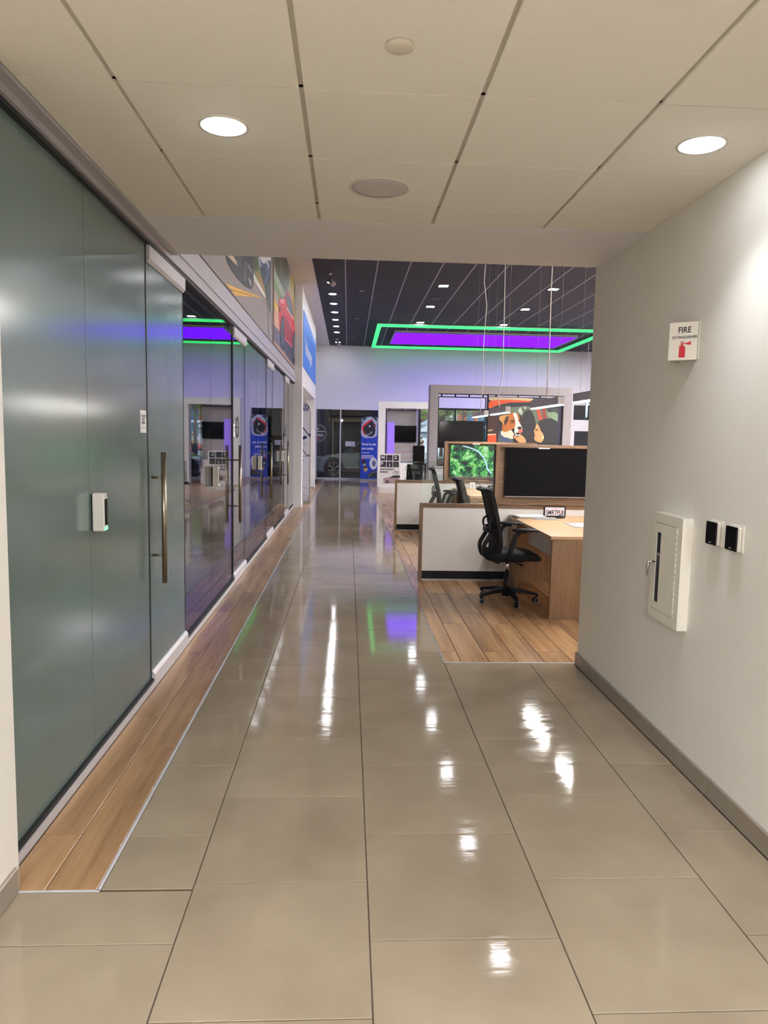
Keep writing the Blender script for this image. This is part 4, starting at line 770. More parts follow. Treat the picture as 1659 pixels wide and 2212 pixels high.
b = MB().lathe([(0.0005, 0.06), (0.024, 0.06), (0.024, 0.36), (0.012, 0.40), (0.012, 0.43), (0.0005, 0.43)], 20, 'Z', (-0.024, 0.25, 0))
tag(b.build('fire_extinguisher', mat('dark extinguisher', (60, 34, 34), 0.4)), 'dark fire extinguisher half seen behind the narrow cabinet window', 'extinguisher').location = (XR, 3.43, 0.70)
for y, lb in ((3.145, 'black-faced access control reader closer to the extinguisher cabinet'), (2.972, 'black-faced access control reader farther from the extinguisher cabinet, nearer the viewer')):
    t = thing('wall_reader', lb, 'wall reader', (XR, y, 1.168))
    MB().bbox(-0.008, 0, -0.004, 0.100, -0.004, 0.112, 0.002).build('backplate', WHITEPL, t)
    MB().bbox(-0.026, -0.008, 0, 0.096, 0, 0.108, 0.006).build('body', WHITEPL, t)
    MB().bbox(-0.034, -0.026, 0.001, 0.095, 0.001, 0.107, 0.004).build('front', BLACKGL, t)
    MB().box(-0.0346, -0.0340, 0.040, 0.056, 0.012, 0.0145).build('mark', WHITEINK, t)

# ------------------------------------------------------------------ cubicles
def partition(y, label, glass_x0, seam, xe=3.3):
    t = thing('partition', label, 'partition', (0, y, 0)); x0 = 0.826; th = 0.055; H = 0.885
    for a, c in ((x0 + 0.038, seam), (seam, xe)): MB().box(a + 0.001, c - 0.001, 0.006, th - 0.006, 0.105, H - 0.048).build('panel', LAMIN, t)
    MB().bbox(x0, x0 + 0.038, 0, th, 0, H, 0.0015).build('end_board', VENEER, t)
    MB().bbox(x0 + 0.038, xe, 0, th, H - 0.048, H, 0.0015).build('top_rail', VENEERH, t)
    MB().box(x0 + 0.038, xe, 0.010, th - 0.010, 0.012, 0.105).build('kick_plate', BLACK, t)
    MB().box(x0 + 0.038, xe, 0.006, th - 0.006, 0.0, 0.012).build('foot_rail', ALU, t)
    MB().bbox(glass_x0, 1.668, 0.022, 0.030, H, 1.215, 0.001).build('glass_screen', SCREENGL, t)
    MB().box(1.668, 1.674, 0.018, 0.034, H, 1.50).build('gasket', RUBBER, t)
    return t
partition(8.17, 'white cubicle partition with walnut edging behind the black chair', 0.848, 1.712)
partition(12.58, 'white cubicle partition with walnut edging behind the two far chairs', 1.03, 1.712)
def hutch(y, label, xe=3.3):
    t = thing('screen_surround', label, 'screen surround', (0, y, 0)); x0 = 1.676; z0, z1 = 0.886, 1.570; d = 0.11
    MB().bbox(x0, x0 + 0.045, -0.02, d, z0, z1, 0.0015).build('side_board', VENEER, t)
    MB().bbox(x0 + 0.045, xe, -0.02, d, z1 - 0.034, z1, 0.0015).build('top_board', VENEERH, t)
    MB().bbox(x0 + 0.045, xe, -0.02, d, z0, z0 + 0.012, 0.0015).build('bottom_board', VENEERH, t)
    MB().box(x0 + 0.045, xe, 0.045, 0.065, z0 + 0.012, z1 - 0.034).build('back_board', VENEERH, t)
    MB().box(x0 + 0.5, x0 + 0.62, 0.0, 0.03, z1 - 0.042, z1 - 0.034).build('light_strip', emit('strip light', (0.95, 0.93, 0.9), 3.0), t)
    return t
hutch(8.17, 'walnut surround with a lit strip holding the black television')
hutch(12.58, 'walnut surround holding the television with the green forest picture')
def television(y, x0, x1, z0, z1, label, scr):
    t = thing('television', label, 'television', (0, y, 0))
    MB().bbox(x0, x1, 0.012, 0.044, z0, z1, 0.003).build('casing', BLACK, t)
    MB().box(x0 + 0.008, x1 - 0.008, 0.010, 0.012, z0 + 0.014, z1 - 0.008).build('screen', scr, t)
    MB().box(x0 + 0.005, x1 - 0.005, 0.009, 0.012, z0 + 0.001, z0 + 0.008).build('lower_bezel', ALU, t)
    MB().box((x0 + x1) / 2 - 0.03, (x0 + x1) / 2 + 0.03, 0.0084, 0.009, z0 + 0.003, z0 + 0.007).build('maker_mark', GREYP, t)
television(8.17, 1.795, 3.02, 0.972, 1.528, 'large black switched-off television in the near walnut surround', TVBLK)
def forest_screen():
    m, nt, p = base_mat('forest picture'); N = nt.nodes.new; L = nt.links.new
    tc = N('ShaderNodeTexCoord'); n1 = N('ShaderNodeTexNoise'); n1.inputs['Scale'].default_value = 6; n1.inputs['Detail'].default_value = 10; n1.inputs['Roughness'].default_value = 0.80; n1.inputs['Distortion'].default_value = 0.25
    L(tc.outputs['Object'], n1.inputs['Vector']); cr = N('ShaderNodeValToRGB'); e = cr.color_ramp.elements
    e[0].position = 0.41; e[0].color = lin((8, 20, 34)); e[1].position = 0.66; e[1].color = lin((226, 244, 240))
    for ps, c in ((0.46, (12, 58, 46)), (0.50, (24, 122, 64)), (0.54, (70, 182, 78)), (0.575, (184, 216, 130)), (0.61, (128, 184, 214))):
        q = e.new(ps); q.color = lin(c)
    L(n1.outputs['Fac'], cr.inputs[0]); L(cr.outputs[0], p.inputs['Emission Color']); p.inputs['Emission Strength'].default_value = 0.95
    p.inputs['Base Color'].default_value = (0.01, 0.01, 0.01, 1); p.inputs['Roughness'].default_value = 0.2
    return m
FOREST = forest_screen()
television(12.58, 1.776, 2.86, 0.945, 1.512, 'television showing a bright green forest and stream picture', FOREST)
# stream across the forest picture
b = MB(); tv2 = bpy.data.objects['television.001']
pp = [(2.0, 1.495), (2.10, 1.47), (2.20, 1.44), (2.30, 1.38), (2.37, 1.30), (2.42, 1.20), (2.44, 1.10), (2.52, 1.02)]
for (a, c), (d, e_) in zip(pp, pp[1:]): b.poly([(a - 0.010, 0.0092, c - 0.008), (a + 0.012, 0.0092, c + 0.008), (d + 0.012, 0.0092, e_ + 0.008), (d - 0.010, 0.0092, e_ - 0.008)])
b.build('picture_stream', emit('stream picture', lin((176, 214, 236))[:3], 0.9), tv2)

def desk(y1, label, depth=1.79, xe=3.2):
    """y1 is the face of the partition behind the desk"""
    t = thing('desk', label, 'desk', (0, y1, 0)); x0 = 1.852; H = 0.765; yn = -depth
    MB().bbox(x0 - 0.012, xe, yn, -0.012, H - 0.030, H, 0.002).build('desk_top', DESKW, t)
    MB().bbox(x0, xe, yn + 0.002, yn + 0.034, 0.0, H - 0.031, 0.0015).build('end_panel', DESKSIDE, t)
    MB().bbox(x0 + 0.13, x0 + 0.15, yn + 0.034, -0.42, 0.50, H - 0.031, 0.0015).build('modesty_panel', LAMIN, t)
    MB().bbox(x0, x0 + 0.03, -0.42, -0.012, 0.0, H - 0.031, 0.0015).build('side_panel', DESKSIDE, t)
    MB().bbox(x0 + 0.03, xe, -0.04, -0.014, 0.0, H - 0.031, 0.0015).build('back_panel', DESKSIDE, t)
    return t
desk(8.17, 'light oak desk in the near cubicle, under the black television')
desk(12.58, 'light oak desk in the far cubicle, under the forest picture')
DZ = 0.765
# things on the near desk
t = thing('plate_stand', 'framed mock number plate standing on the near desk', 'number plate', (2.33, 7.99, DZ), -0.04)
MB().bbox(-0.125, 0.125, -0.006, 0.006, 0.0, 0.125, 0.003).build('frame', BLACK, t)
MB().box(-0.108, 0.108, -0.0072, -0.006, 0.018, 0.112).build('plate', mat('plate white', (228, 214, 220), 0.4), t)
text('lettering', 'SMRTPL8', 0.072, INK, t, (0, -0.0078, 0.030), (1, 0, 0), (0, 0, 1), 'CENTER', width=0.196, bold=0.0012)
text('lettering', 'California', 0.014, REDINK, t, (0, -0.0078, 0.094), (1, 0, 0), (0, 0, 1), 'CENTER')
MB().box(-0.06, 0.06, 0.006, 0.05, 0.0, 0.006).build('foot', BLACK, t)
def sheets(loc, rz, n, label, w=0.30, d=0.215, m=PAPER):
    t = thing('paper_stack', label, 'papers', loc, rz)
    for i in range(n):
        r = random.uniform(-0.06, 0.06); c, s_ = math.cos(r), math.sin(r); ox, oy = random.uniform(-0.02, 0.02), random.uniform(-0.01, 0.01)
        q = [(-w / 2, -d / 2), (w / 2, -d / 2), (w / 2, d / 2), (-w / 2, d / 2)]
        MB().prism([(x * c - y * s_ + ox, x * s_ + y * c + oy, i * 0.005) for x, y in q], (0, 0, 0.0042)).build('sheet', m if i % 3 != 0 else GREYP, t)
sheets((2.02, 7.92, DZ), 0.1, 5, 'loose stack of white papers near the back of the near desk')
sheets((2.17, 7.80, DZ), -0.05, 1, 'single grey folder lying beside the paper stack', 0.26, 0.20, GREYP)
sheets((1.90, 8.07, DZ), 0.05, 2, 'small white papers at the back corner of the near desk', 0.12, 0.12)
t = thing('computer_mouse', 'black computer mouse in front of the number plate', 'mouse', (2.37, 7.90, DZ), 0.4)
MB().loft([[(x, 0.032 * w_ * math.cos(a), 0.034 * h_ * max(0.0, math.sin(a))) for a in [PI * i / 8 for i in range(9)]] for x, w_, h_ in ((-0.055, 0.3, 0.2), (-0.045, 0.8, 0.6), (-0.02, 1, 1), (0.02, 0.95, 0.9), (0.045, 0.8, 0.55), (0.056, 0.4, 0.2))]).build('shell', BLACK, t)
MB().box(0.02, 0.036, -0.003, 0.003, 0.026, 0.033).build('wheel', GREYP, t)
t = thing('desk_pad', 'grey desk pad with a white sheet at the edge of the near desk', 'desk pad', (2.55, 7.25, DZ))
MB().bbox(-0.28, 0.28, -0.19, 0.19, 0, 0.004, 0.001).build('pad', GREYP, t); MB().prism([(-0.08, -0.10, 0.004), (0.14, -0.12, 0.004), (0.15, 0.06, 0.004), (-0.07, 0.08, 0.004)], (0, 0, 0.002)).build('sheet', PAPER, t)
# things on the far desk
t = thing('outlet_box', 'white outlet box with cables on the far desk', 'outlet box', (2.16, 12.45, DZ))
MB().bbox(-0.045, 0.045, -0.02, 0.02, 0, 0.10, 0.004).build('body', PAPER, t)
for z in (0.03, 0.065): MB().box(-0.02, 0.02, -0.0215, -0.02, z - 0.01, z + 0.012).build('socket', GREYP, t)
b = MB(); b.tube([(2.10, 12.50, 0.94), (2.14, 12.44, 0.93), (2.2, 12.44, 0.91), (2.28, 12.45, 0.83), (2.36, 12.42, 0.79), (2.42, 12.40, 0.775)], 0.006, 6)
b.tube([(2.62, 12.50, 0.95), (2.60, 12.44, 0.90), (2.52, 12.42, 0.83), (2.42, 12.40, 0.79), (2.35, 12.40, 0.772)], 0.006, 6); b.tube([(2.28, 12.50, 0.96), (2.24, 12.45, 0.88), (2.22, 12.43, 0.80)], 0.005, 6)
tag(b.build('cable', BLACK), 'loose black cables hanging below the forest picture television', 'cable')
t = thing('webcam', 'small black box under the forest picture television', 'device', (2.56, 12.50, 0.90))
MB().bbox(-0.09, 0.09, -0.03, 0.03, 0, 0.055, 0.006).build('body', BLACK, t); MB().lathe([(0.0005, -0.034), (0.012, -0.034), (0.012, -0.03), (0.0005, -0.03)], 12, 'Y', (0, 0, 0.028)).build('lens', BLACKGL, t)
t = thing('phone', 'small black desk phone handset on the far desk', 'phone', (2.46, 12.3, DZ))
MB().bbox(-0.06, 0.06, -0.05, 0.05, 0, 0.03, 0.006).build('base', BLACK, t); MB().tube([(-0.05, 0, 0.045), (0, 0, 0.055), (0.05, 0, 0.045)], [0.018, 0.012, 0.018], 8).build('handset', BLACK, t)
sheets((2.72, 12.2, DZ), 0.2, 3, 'white papers at the right of the far desk')

# ------------------------------------------------------------------ office chairs
def make_chair(loc, rz, label, group):
    t = thing('office_chair', label, 'chair', loc, rz, group)
    # seat cushion: rounded slab, waterfall front
    sec = []
    for x, w_, zt, zb in ((-0.235, .17, .505, .468), (-0.20, .215, .525, .455), (-0.10, .235, .532, .448), (0.05, .245, .532, .448), (0.17, .24, .525, .445), (0.25, .225, .508, .44), (0.295, .19, .482, .445), (0.30, .17, .47, .452)):
        sec.append([(x, -w_ * .97, zb), (x, -w_, (zt + zb) / 2), (x, -w_ * .93, zt - .008), (x, -w_ * .5, zt), (x, 0, zt - .006), (x, w_ * .5, zt), (x, w_ * .93, zt - .008), (x, w_, (zt + zb) / 2), (x, w_ * .97, zb), (x, 0, zb - .004)])
    seat = MB().loft(sec).build('seat', BLACKF, t)
    MB().bbox(-0.14, 0.14, -0.12, 0.12, 0.415, 0.446, 0.01).build('mechanism', BLACK, t)
    MB().tube([(0.04, -0.05, 0.425), (0.06, -0.20, 0.415), (0.10, -0.235, 0.405)], [0.008, 0.008, 0.012], 8).build('lever', BLACK, t)
    # back: curved mesh panel in a frame
    prof = [(-0.155, 0.435), (-0.150, 0.52), (-0.148, 0.62), (-0.158, 0.72), (-0.182, 0.83), (-0.208, 0.94), (-0.236, 1.05), (-0.258, 1.125)]
    rings = []
    for x, z in prof:
        hw = 0.225 if z > 0.6 else 0.205
        if z > 1.1: hw = 0.205
        rings.append([(x - 0.004 - 0.02 * 0, y, z) if False else (x + 0.03 * (abs(y) / 0.225) ** 2, y, z) for y in (-hw, -hw * .66, -hw * .33, 0, hw * .33, hw * .66, hw)])
    m = MB(); st = [m.add(r) for r in rings]
    for a, c in zip(st, st[1:]):
        for i in range(6): m.face([a + i, a + i + 1, c + i + 1, c + i], True)
    off = [[(p[0] - 0.008, p[1], p[2]) for p in r] for r in rings]; st2 = [m.add(r) for r in off]
    for a, c in zip(st2, st2[1:]):
        for i in range(6): m.face([a + i + 1, a + i, c + i, c + i + 1], True)
    m.build('backrest', MESHF, t)
    f = MB()
    for sy in (-1, 1): f.flat_tube([(r[0][0] - 0.006, sy * abs(r[0][1]), r[0][2]) for r in rings], 0.012, 0.016, (0, 1, 0))
    top = rings[-1]; f.flat_tube([(p[0] - 0.006, p[1], p[2] + 0.008) for p in top], 0.012, 0.014, (0, 0, 1))
    f.flat_tube([(p[0] - 0.055, p[1] * .98, p[2] + 0.006) for p in top], 0.012, 0.010, (0, 0, 1))
    for k in (0, -1): p = top[k]; f.tube([(p[0] - 0.006, p[1], p[2] + 0.008), (p[0] - 0.055, p[1] * .98, p[2] + 0.006)], 0.014, 6)
    bot = rings[0]; f.flat_tube([(p[0] - 0.006, p[1], p[2]) for p in bot], 0.02, 0.012, (0, 0, 1))
    f.build('back_frame', BLACK, t)
    s_ = MB()
    for sy in (-1, 1):
        s_.flat_tube(smooth([(-0.172, sy * .10, 0.745), (-0.222, sy * .105, 0.66), (-0.262, sy * .10, 0.585), (-0.262, sy * .09, 0.515), (-0.225, sy * .08, 0.455), (-0.10, sy * .06, 0.425)]), 0.020, 0.017, (0, 1, 0))
    s_.build('back_spine', BLACK, t)
    l = MB(); l.flat_tube(smooth([(-0.145, -0.215, 0.735), (-0.205, -0.17, 0.735), (-0.232, -0.08, 0.735), (-0.238, 0, 0.735), (-0.232, 0.08, 0.735), (-0.205, 0.17, 0.735), (-0.145, 0.215, 0.735)], 4), 0.024, 0.010, (0, 0, 1))
    for sy in (-1, 1): l.flat_tube(smooth([(-0.17, sy * .14, 0.86), (-0.218, sy * .145, 0.83), (-0.226, sy * .148, 0.78), (-0.212, sy * .15, 0.74)]), 0.016, 0.008, (0, 1, 0))
    l.build('lumbar_support', BLACK, t)
    for sy in (-1, 1):
        a = MB().flat_tube([(-0.03, sy * .20, 0.435), (-0.055, sy * .275, 0.445), (-0.05, sy * .288, 0.52), (-0.02, sy * .288, 0.64), (0.0, sy * .286, 0.705), (0.035, sy * .283, 0.738), (0.10, sy * .28, 0.742)], 0.020, [.014, .016, .018, .02, .02, .016, .012], (0, 1, 0)).build('armrest', BLACK, t)
        sec = []
        for x, w_, zt in ((-0.03, .03, .768), (-0.015, .040, .775), (0.08, .044, .776), (0.18, .040, .772), (0.225, .028, .762)):
            sec.append([(x, sy * .28 - w_, .748), (x, sy * .28 - w_, zt - .006), (x, sy * .28, zt), (x, sy * .28 + w_, zt - .006), (x, sy * .28 + w_, .748)])
        MB().loft(sec).build('arm_pad', BLACK, a)
    MB().tube([(0, 0, 0.30), (0, 0, 0.42)], 0.0165, 16).build('gas_lift', CHROME, t)
    MB().tube([(0, 0, 0.075), (0, 0, 0.30)], [0.032, 0.028], 16).build('column', BLACK, t)
    MB().lathe([(0.0005, 0.06), (0.045, 0.06), (0.048, 0.135), (0.036, 0.15), (0.0005, 0.15)], 20).build('hub', BLACK, t)
    a0 = math.radians(-85)
    for k in range(5):
        a = a0 + 2 * PI * k / 5; c, s2 = math.cos(a), math.sin(a); side = (-s2, c, 0)
        lg = MB().flat_tube([(c * .02, s2 * .02, .118), (c * .15, s2 * .15, .112), (c * .27, s2 * .27, .092), (c * .315, s2 * .315, .080)], [.026, .022, .018, .016], [.024, .019, .013, .010], side)
        lg.tube([(c * .31, s2 * .31, .085), (c * .31, s2 * .31, .055)], .008, 8)
        leg = lg.build('leg', BLACK, t)
        ca = a + (0.5 if k % 2 else -0.7); u = Vector((math.cos(ca), math.sin(ca), 0)); w3 = Vector((-u.y, u.x, 0)); ctr = Vector((c * .31, s2 * .31, 0.027)) - u * 0.018
        wm = MB().use(BLACK)
        for sd in (-1, 1): wm.use(BLACK).tube([ctr + w3 * (sd * .006), ctr + w3 * (sd * .024)], .027, 18)
        wm.use(GREYP)
        for sd in (-1, 1):
            p0 = ctr + w3 * (sd * .0245); ax = (u, Vector((0, 0, 1)))
            for q in range(18):
                A, B2 = 2 * PI * q / 18, 2 * PI * (q + 1) / 18
                f4 = [p0 + (ax[0] * math.cos(A) + ax[1] * math.sin(A)) * .026, p0 + (ax[0] * math.cos(B2) + ax[1] * math.sin(B2)) * .026, p0 + (ax[0] * math.cos(B2) + ax[1] * math.sin(B2)) * .0215, p0 + (ax[0] * math.cos(A) + ax[1] * math.sin(A)) * .0215]
                wm.poly([tuple(x_) for x_ in f4])
        wm.use(BLACK).tube([ctr + Vector((0, 0, .01)), ctr + Vector((0, 0, .036)), Vector((c * .31, s2 * .31, .06))], .008, 6)
        wm.build('caster', None, leg)
    return t
ch = make_chair((1.615, 7.12, 0), 0.03, 'black mesh office chair pulled back from the near oak desk', 'black office chairs')
dup(ch, (1.585, 8.72, 0), 'black mesh office chair behind the glass screen, the closer of two in the far cubicle', 0.02)
dup(ch, (1.60, 11.55, 0), 'black mesh office chair with hooked top at the far oak desk behind the glass', -0.02)

# ------------------------------------------------------------------ pendant bars over the cubicles
BAR = emit('bar diffuser', (1.0, 0.97, 0.92), E_BAR)
def pendant(y0, y1, label, cab):
    t = thing('pendant_light', label, 'pendant light', (2.425, y0, 2.035), 0, 'pendant bars over the cubicles'); L_ = y1 - y0
    b = MB(); b.bbox(0, 0.078, 0, L_, 0.008, 0.098, 0.002); b.build('housing', ALUP, t)
    MB().box(0.004, 0.074, 0.004, L_ - 0.004, 0.0, 0.009).build('diffuser', BAR, t)
    top = ZS - 2.035
    pts = [(0.039 + dx, L_ * 0.5 + dy, 0.098 + (top - 0.098) * f) for f, dx, dy in cab]
    MB().tube(pts, 0.0075, 8).build('power_cable', WHITEPL, t)
    b = MB()
    for yy in (0.12, L_ - 0.12): b.tube([(0.039, yy, 0.098), (0.039, yy, top)], 0.0014, 5)
    b.build('steel_wire', ALU, t)
pendant(6.55, 7.82, 'white pendant light bar nearest the right wall corner', [(0, -0.03, 0), (0.05, -0.02, 0), (0.2, 0.03, 0), (0.45, 0.03, 0), (0.8, 0.04, 0), (1, 0.05, 0)])
pendant(8.38, 9.66, 'white pendant light bar in front of the dog print, second from the right', [(0, 0, 0), (0.2, 0.01, 0), (0.5, 0, 0), (1, 0.02, 0)])
pendant(11.2, 12.46, 'white pendant light bar third from the right, below the left of the dog print', [(0, 0, 0), (0.06, -0.03, 0), (0.2, 0.03, 0), (0.5, 0.02, 0), (1, 0, 0)])
pendant(12.98, 14.24, 'smallest and farthest white pendant light bar, before the black hanging screen', [(0, 0, 0), (0.15, 0.04, 0), (0.4, 0.02, 0), (0.7, 0.06, 0), (0.85, 0.0, 0), (1, 0.02, 0)])
# ------------------------------------------------------------------ display portals at the back of the showroom
def portal(y, x0, x1, H, leg, label, m, d=0.35):
    t = thing('display_portal', label, 'portal', (0, y, 0))
    for a, c in ((x0, x0 + leg), (x1 - leg, x1)): MB().bbox(a, c, 0, d, 0, H - leg, 0.003).build('post', m, t)
    MB().bbox(x0, x1, 0, d, H - leg, H, 0.003).build('beam', m, t)
    return t
portal(23.3, 0.955, 2.78, 2.75, 0.215, 'white portal frame behind the small letter-tile poster, washed purple', WHITEP)
portal(16.2, 1.806, 5.01, 2.80, 0.185, 'large grey portal frame around the hanging screen and the dog print', GREYPORTAL)
def hanging_frame(y, x0, x1, z0, z1, zt, n, label):
    t = thing('hanging_frame', label, 'display frame', (0, y, 0)); s_ = 0.022
    for a, c in ((x0, x0 + s_), (x1 - s_, x1)): MB().box(a, c, 0, 0.03, z0, z1).build('upright', BLACK, t)
    MB().box(x0, x1, 0, 0.03, z1 - s_, z1).build('crossbar', BLACK, t); MB().box(x0 - .06, x1 + .06, 0.005, 0.025, zt - 0.012, zt).build('hanging_rail', BLACK, t)
    for i in range(n):
        xx = x0 + (x1 - x0) * (i + 0.25) / (n - 0.5); MB().box(xx - .016, xx + .016, 0, 0.03, z1 - 0.005, zt + 0.004).build('clamp', BLACK, t)
    return t
t = hanging_frame(23.45, 1.205, 2.225, 0.5, 2.50, 2.535, 3, 'thin black hanging frame inside the white purple-lit portal')
hanging_frame(16.32, 2.00, 3.09, 0.9, 2.555, 2.61, 4, 'thin black hanging frame on the left inside the grey portal')
t = thing('slat_wall', 'grey slatted display wall with a lilac pillar inside the white portal', 'display wall', (0, 23.62, 0))
MB().bbox(1.20, 2.20, 0.0, 0.10, 0.80, 2.52, 0.003).build('back_panel', GREYPORTAL, t)
MB().bbox(1.26, 1.49, -0.10, 0.0, 0.35, 2.09, 0.003).build('pillar', emit('lilac emissive', (0.36, 0.20, 0.92), 0.75), t)  # pillar face is emissive in an even lilac
for k in range(4): MB().bbox(1.49, 2.20, -0.05, -0.002, 0.82 + k * 0.16, 0.965 + k * 0.16, 0.003).build('slat', GREYP, t)
for k in range(3): MB().box(1.49, 2.20, -0.055, -0.002, 0.967 + k * 0.16, 0.979 + k * 0.16).build('copper_strip', mat('copper strip', (214, 160, 140), 0.35, 0.3), t)
MB().bbox(1.30, 2.24, -0.12, 0.2, 0.0, 0.79, 0.004).build('base_cabinet', WHITEP, t)
def plain_tv(y, x0, x1, z0, z1, label):
    t = thing('television', label, 'television', (0, y, 0))
    MB().bbox(x0, x1, 0, 0.05, z0, z1, 0.004).build('casing', BLACK, t); MB().box(x0 + .012, x1 - .012, -0.002, 0, z0 + .015, z1 - .012).build('screen', BLACKGL, t)
plain_tv(23.515, 1.495, 2.20, 1.46, 1.995, 'black television on the grey slatted display wall')
plain_tv(16.36, 2.03, 3.065, 1.40, 2.02, 'black television hanging in the grey portal left of the dog print')
# dog print
t = thing('picture_board', 'large hanging print of a brown and white dog and a woman in an orange car', 'wall print', (0, 16.27, 0))
MB().bbox(3.115, 4.82, 0, 0.03, 1.15, 2.575, 0.003).build('board', mat('print ground', (32, 38, 46), 0.5, var=0.15, scale=4), t)
print_mb(DOG, lambda u, w: (u, -0.0005, w), (0, -1, 0), 0.0005, 1.0).build('printed_picture', None, t)
b = MB(); b.box(3.10, 3.135, -0.01, 0.04, 0.9, 2.6); b.box(2.98, 4.84, 0.0, 0.03, 2.60, 2.625)
for xx in (3.3, 3.8, 4.3, 4.75): b.box(xx - .015, xx + .015, 0.0, 0.03, 2.57, 2.62)
b.build('hanging_rail', BLACK, t)
# poster with letter tiles on a white plinth
t = thing('poster_stand', 'white poster with dark letter tiles, a car and a bicycle on a white plinth', 'poster stand', (0, 20.9, 0))
MB().bbox(0.905, 1.53, -0.06, 0.35, 0, 0.175, 0.004).build('plinth', WHITEP, t)
MB().bbox(0.918, 1.512, 0, 0.03, 0.176, 1.135, 0.002).build('board', PAPER, t)
print_mb(MIX, lambda u, w: (u, -0.0005, w), (0, -1, 0), 0.0005, 1.0).build('printed_picture', None, t)
zt0, zt1 = 0.99, 0.135
text('lettering', 'M', 0.135, WHITEINK, t, (1.007, -0.006, 0.986), (1, 0, 0), (0, 0, 1), 'CENTER', bold=0.003)
text('lettering', 'X', 0.135, WHITEINK, t, (1.375, -0.006, 0.986), (1, 0, 0), (0, 0, 1), 'CENTER', bold=0.003)
text('lettering', 'and always', 0.082, INK, t, (0.934, -0.006, 0.672), (1, 0, 0), (0, 0, 1), width=0.395, bold=0.0015)
text('lettering', 'match', 0.082, INK, t, (0.932, -0.006, 0.590), (1, 0, 0), (0, 0, 1), width=0.225, bold=0.0015)
# blue stand-up banner in front of the far window
t = thing('pull_up_banner', 'blue pull-up banner greeting visitors, in front of the far window', 'banner', (0, 26.72, 0))
MB().bbox(0.455, 1.085, 0, 0.012, 0.06, 2.10, 0.003).build('sheet', mat('banner blue', (24, 62, 170), 0.5, var=0.04), t)
MB().prism([(0.455, 0, 2.06), (1.085, 0, 2.06), (1.085, 0, 2.28), (1.04, 0, 2.335), (0.9, 0, 2.355), (0.62, 0, 2.33), (0.50, 0, 2.31), (0.455, 0, 2.22)], (0, 0.012, 0)).build('shaped_top', mat('banner top', (150, 160, 175), 0.5), t)
print_mb(BAN, lambda u, w: (u, -0.001, w), (0, -1, 0), 0.0005, 1.0).build('printed_picture', None, t)
text('lettering', 'Good to see', 0.125, WHITEINK, t, (0.485, -0.020, 1.30), (1, 0, 0), (0, 0, 1), width=0.53, bold=0.002)
text('lettering', 'you today', 0.125, WHITEINK, t, (0.485, -0.020, 1.145), (1, 0, 0), (0, 0, 1), width=0.45, bold=0.002)
b = MB()
for z, w_ in ((1.01, .30), (0.915, .44), (0.868, .46), (0.820, .35)): b.box(0.49, 0.49 + w_, -0.021, -0.020, z, z + 0.018)
b.build('small_print', WHITEINK, t)
MB().bbox(0.44, 1.10, -0.12, 0.12, 0.0, 0.06, 0.01).build('base', ALU, t)
# tall white banner in the left portal
t = thing('tall_banner', 'tall white rounded banner with a round blue emblem, in the white portal', 'banner', (0, 17.57, 0))
ol = [(-1.36, 0.045)] + [(-0.915, 0.045), (-0.90, 2.12)] + [(-1.13 + 0.23 * math.cos(a), 2.12 + 0.33 * math.sin(a)) for a in [i * PI / 2 / 8 for i in range(1, 9)]] + [(-1.36, 2.45)]
MB().prism([(x, 0, z) for x, z in ol], (0, 0.012, 0)).build('sheet', mat('banner white', (208, 210, 222), 0.6, var=0.03, scale=4), t)
print_mb(TALL, lambda u, w: (u, -0.001, w), (0, -1, 0), 0.0005, 1.0).build('printed_picture', None, t)
emblem(MB(), lambda u, w: (u, -0.006, w), -1.035, 2.285, 0.085, 0.14).build('emblem', mat('emblem blue', (40, 60, 130), 0.5), t)
MB().tube([(-0.915, -0.01, 0.045)] + [(-0.898, -0.01, 2.12)] + [(-1.13 + 0.232 * math.cos(a), -0.01, 2.12 + 0.332 * math.sin(a)) for a in [i * PI / 2 / 8 for i in range(1, 9)]], 0.010, 6).build('pole', WHITEPL, t)
MB().bbox(-1.34, -0.90, -0.02, 0.14, 0.0, 0.02, 0.003).build('foot', GREYP, t)
MB().box(-1.34, -0.90, 0.0, 0.02, 0.02, 0.05).build('foot_clip', GREYP, t)
# neon emblem
t = thing('neon_sign', 'round pale blue neon emblem hanging before the dark doors', 'neon sign', (7.27, 22.0, 2.59), math.radians(68))
NEON = emit('neon tube', (0.45, 0.85, 1.0), 1.3)
b = MB(); R0 = 0.25
b.tube([(R0 * math.cos(a), 0, R0 * math.sin(a)) for a in [2 * PI * i / 32 for i in range(33)]], 0.014, 8)
for sx in (-1, 1):
    b.tube([(sx * .40 * R0, 0, .86 * R0), (sx * .04 * R0, 0, .08 * R0)], 0.015, 8); b.tube([(sx * .80 * R0, 0, .50 * R0), (sx * .40 * R0, 0, -.80 * R0), (sx * .03 * R0, 0, -.02 * R0)], 0.015, 8)
b.build('tube', NEON, t)
MB().lathe([(0.0005, 0.022), (0.262, 0.022), (0.262, 0.034), (0.0005, 0.034)], 32, 'Y').build('backing', mat('navy acrylic', (14, 24, 50), 0.3), t)
MB().tube([(0, 0.03, 0.26), (0, 0.03, ZS - 2.59)], 0.003, 5).build('hanger', ALU, t)
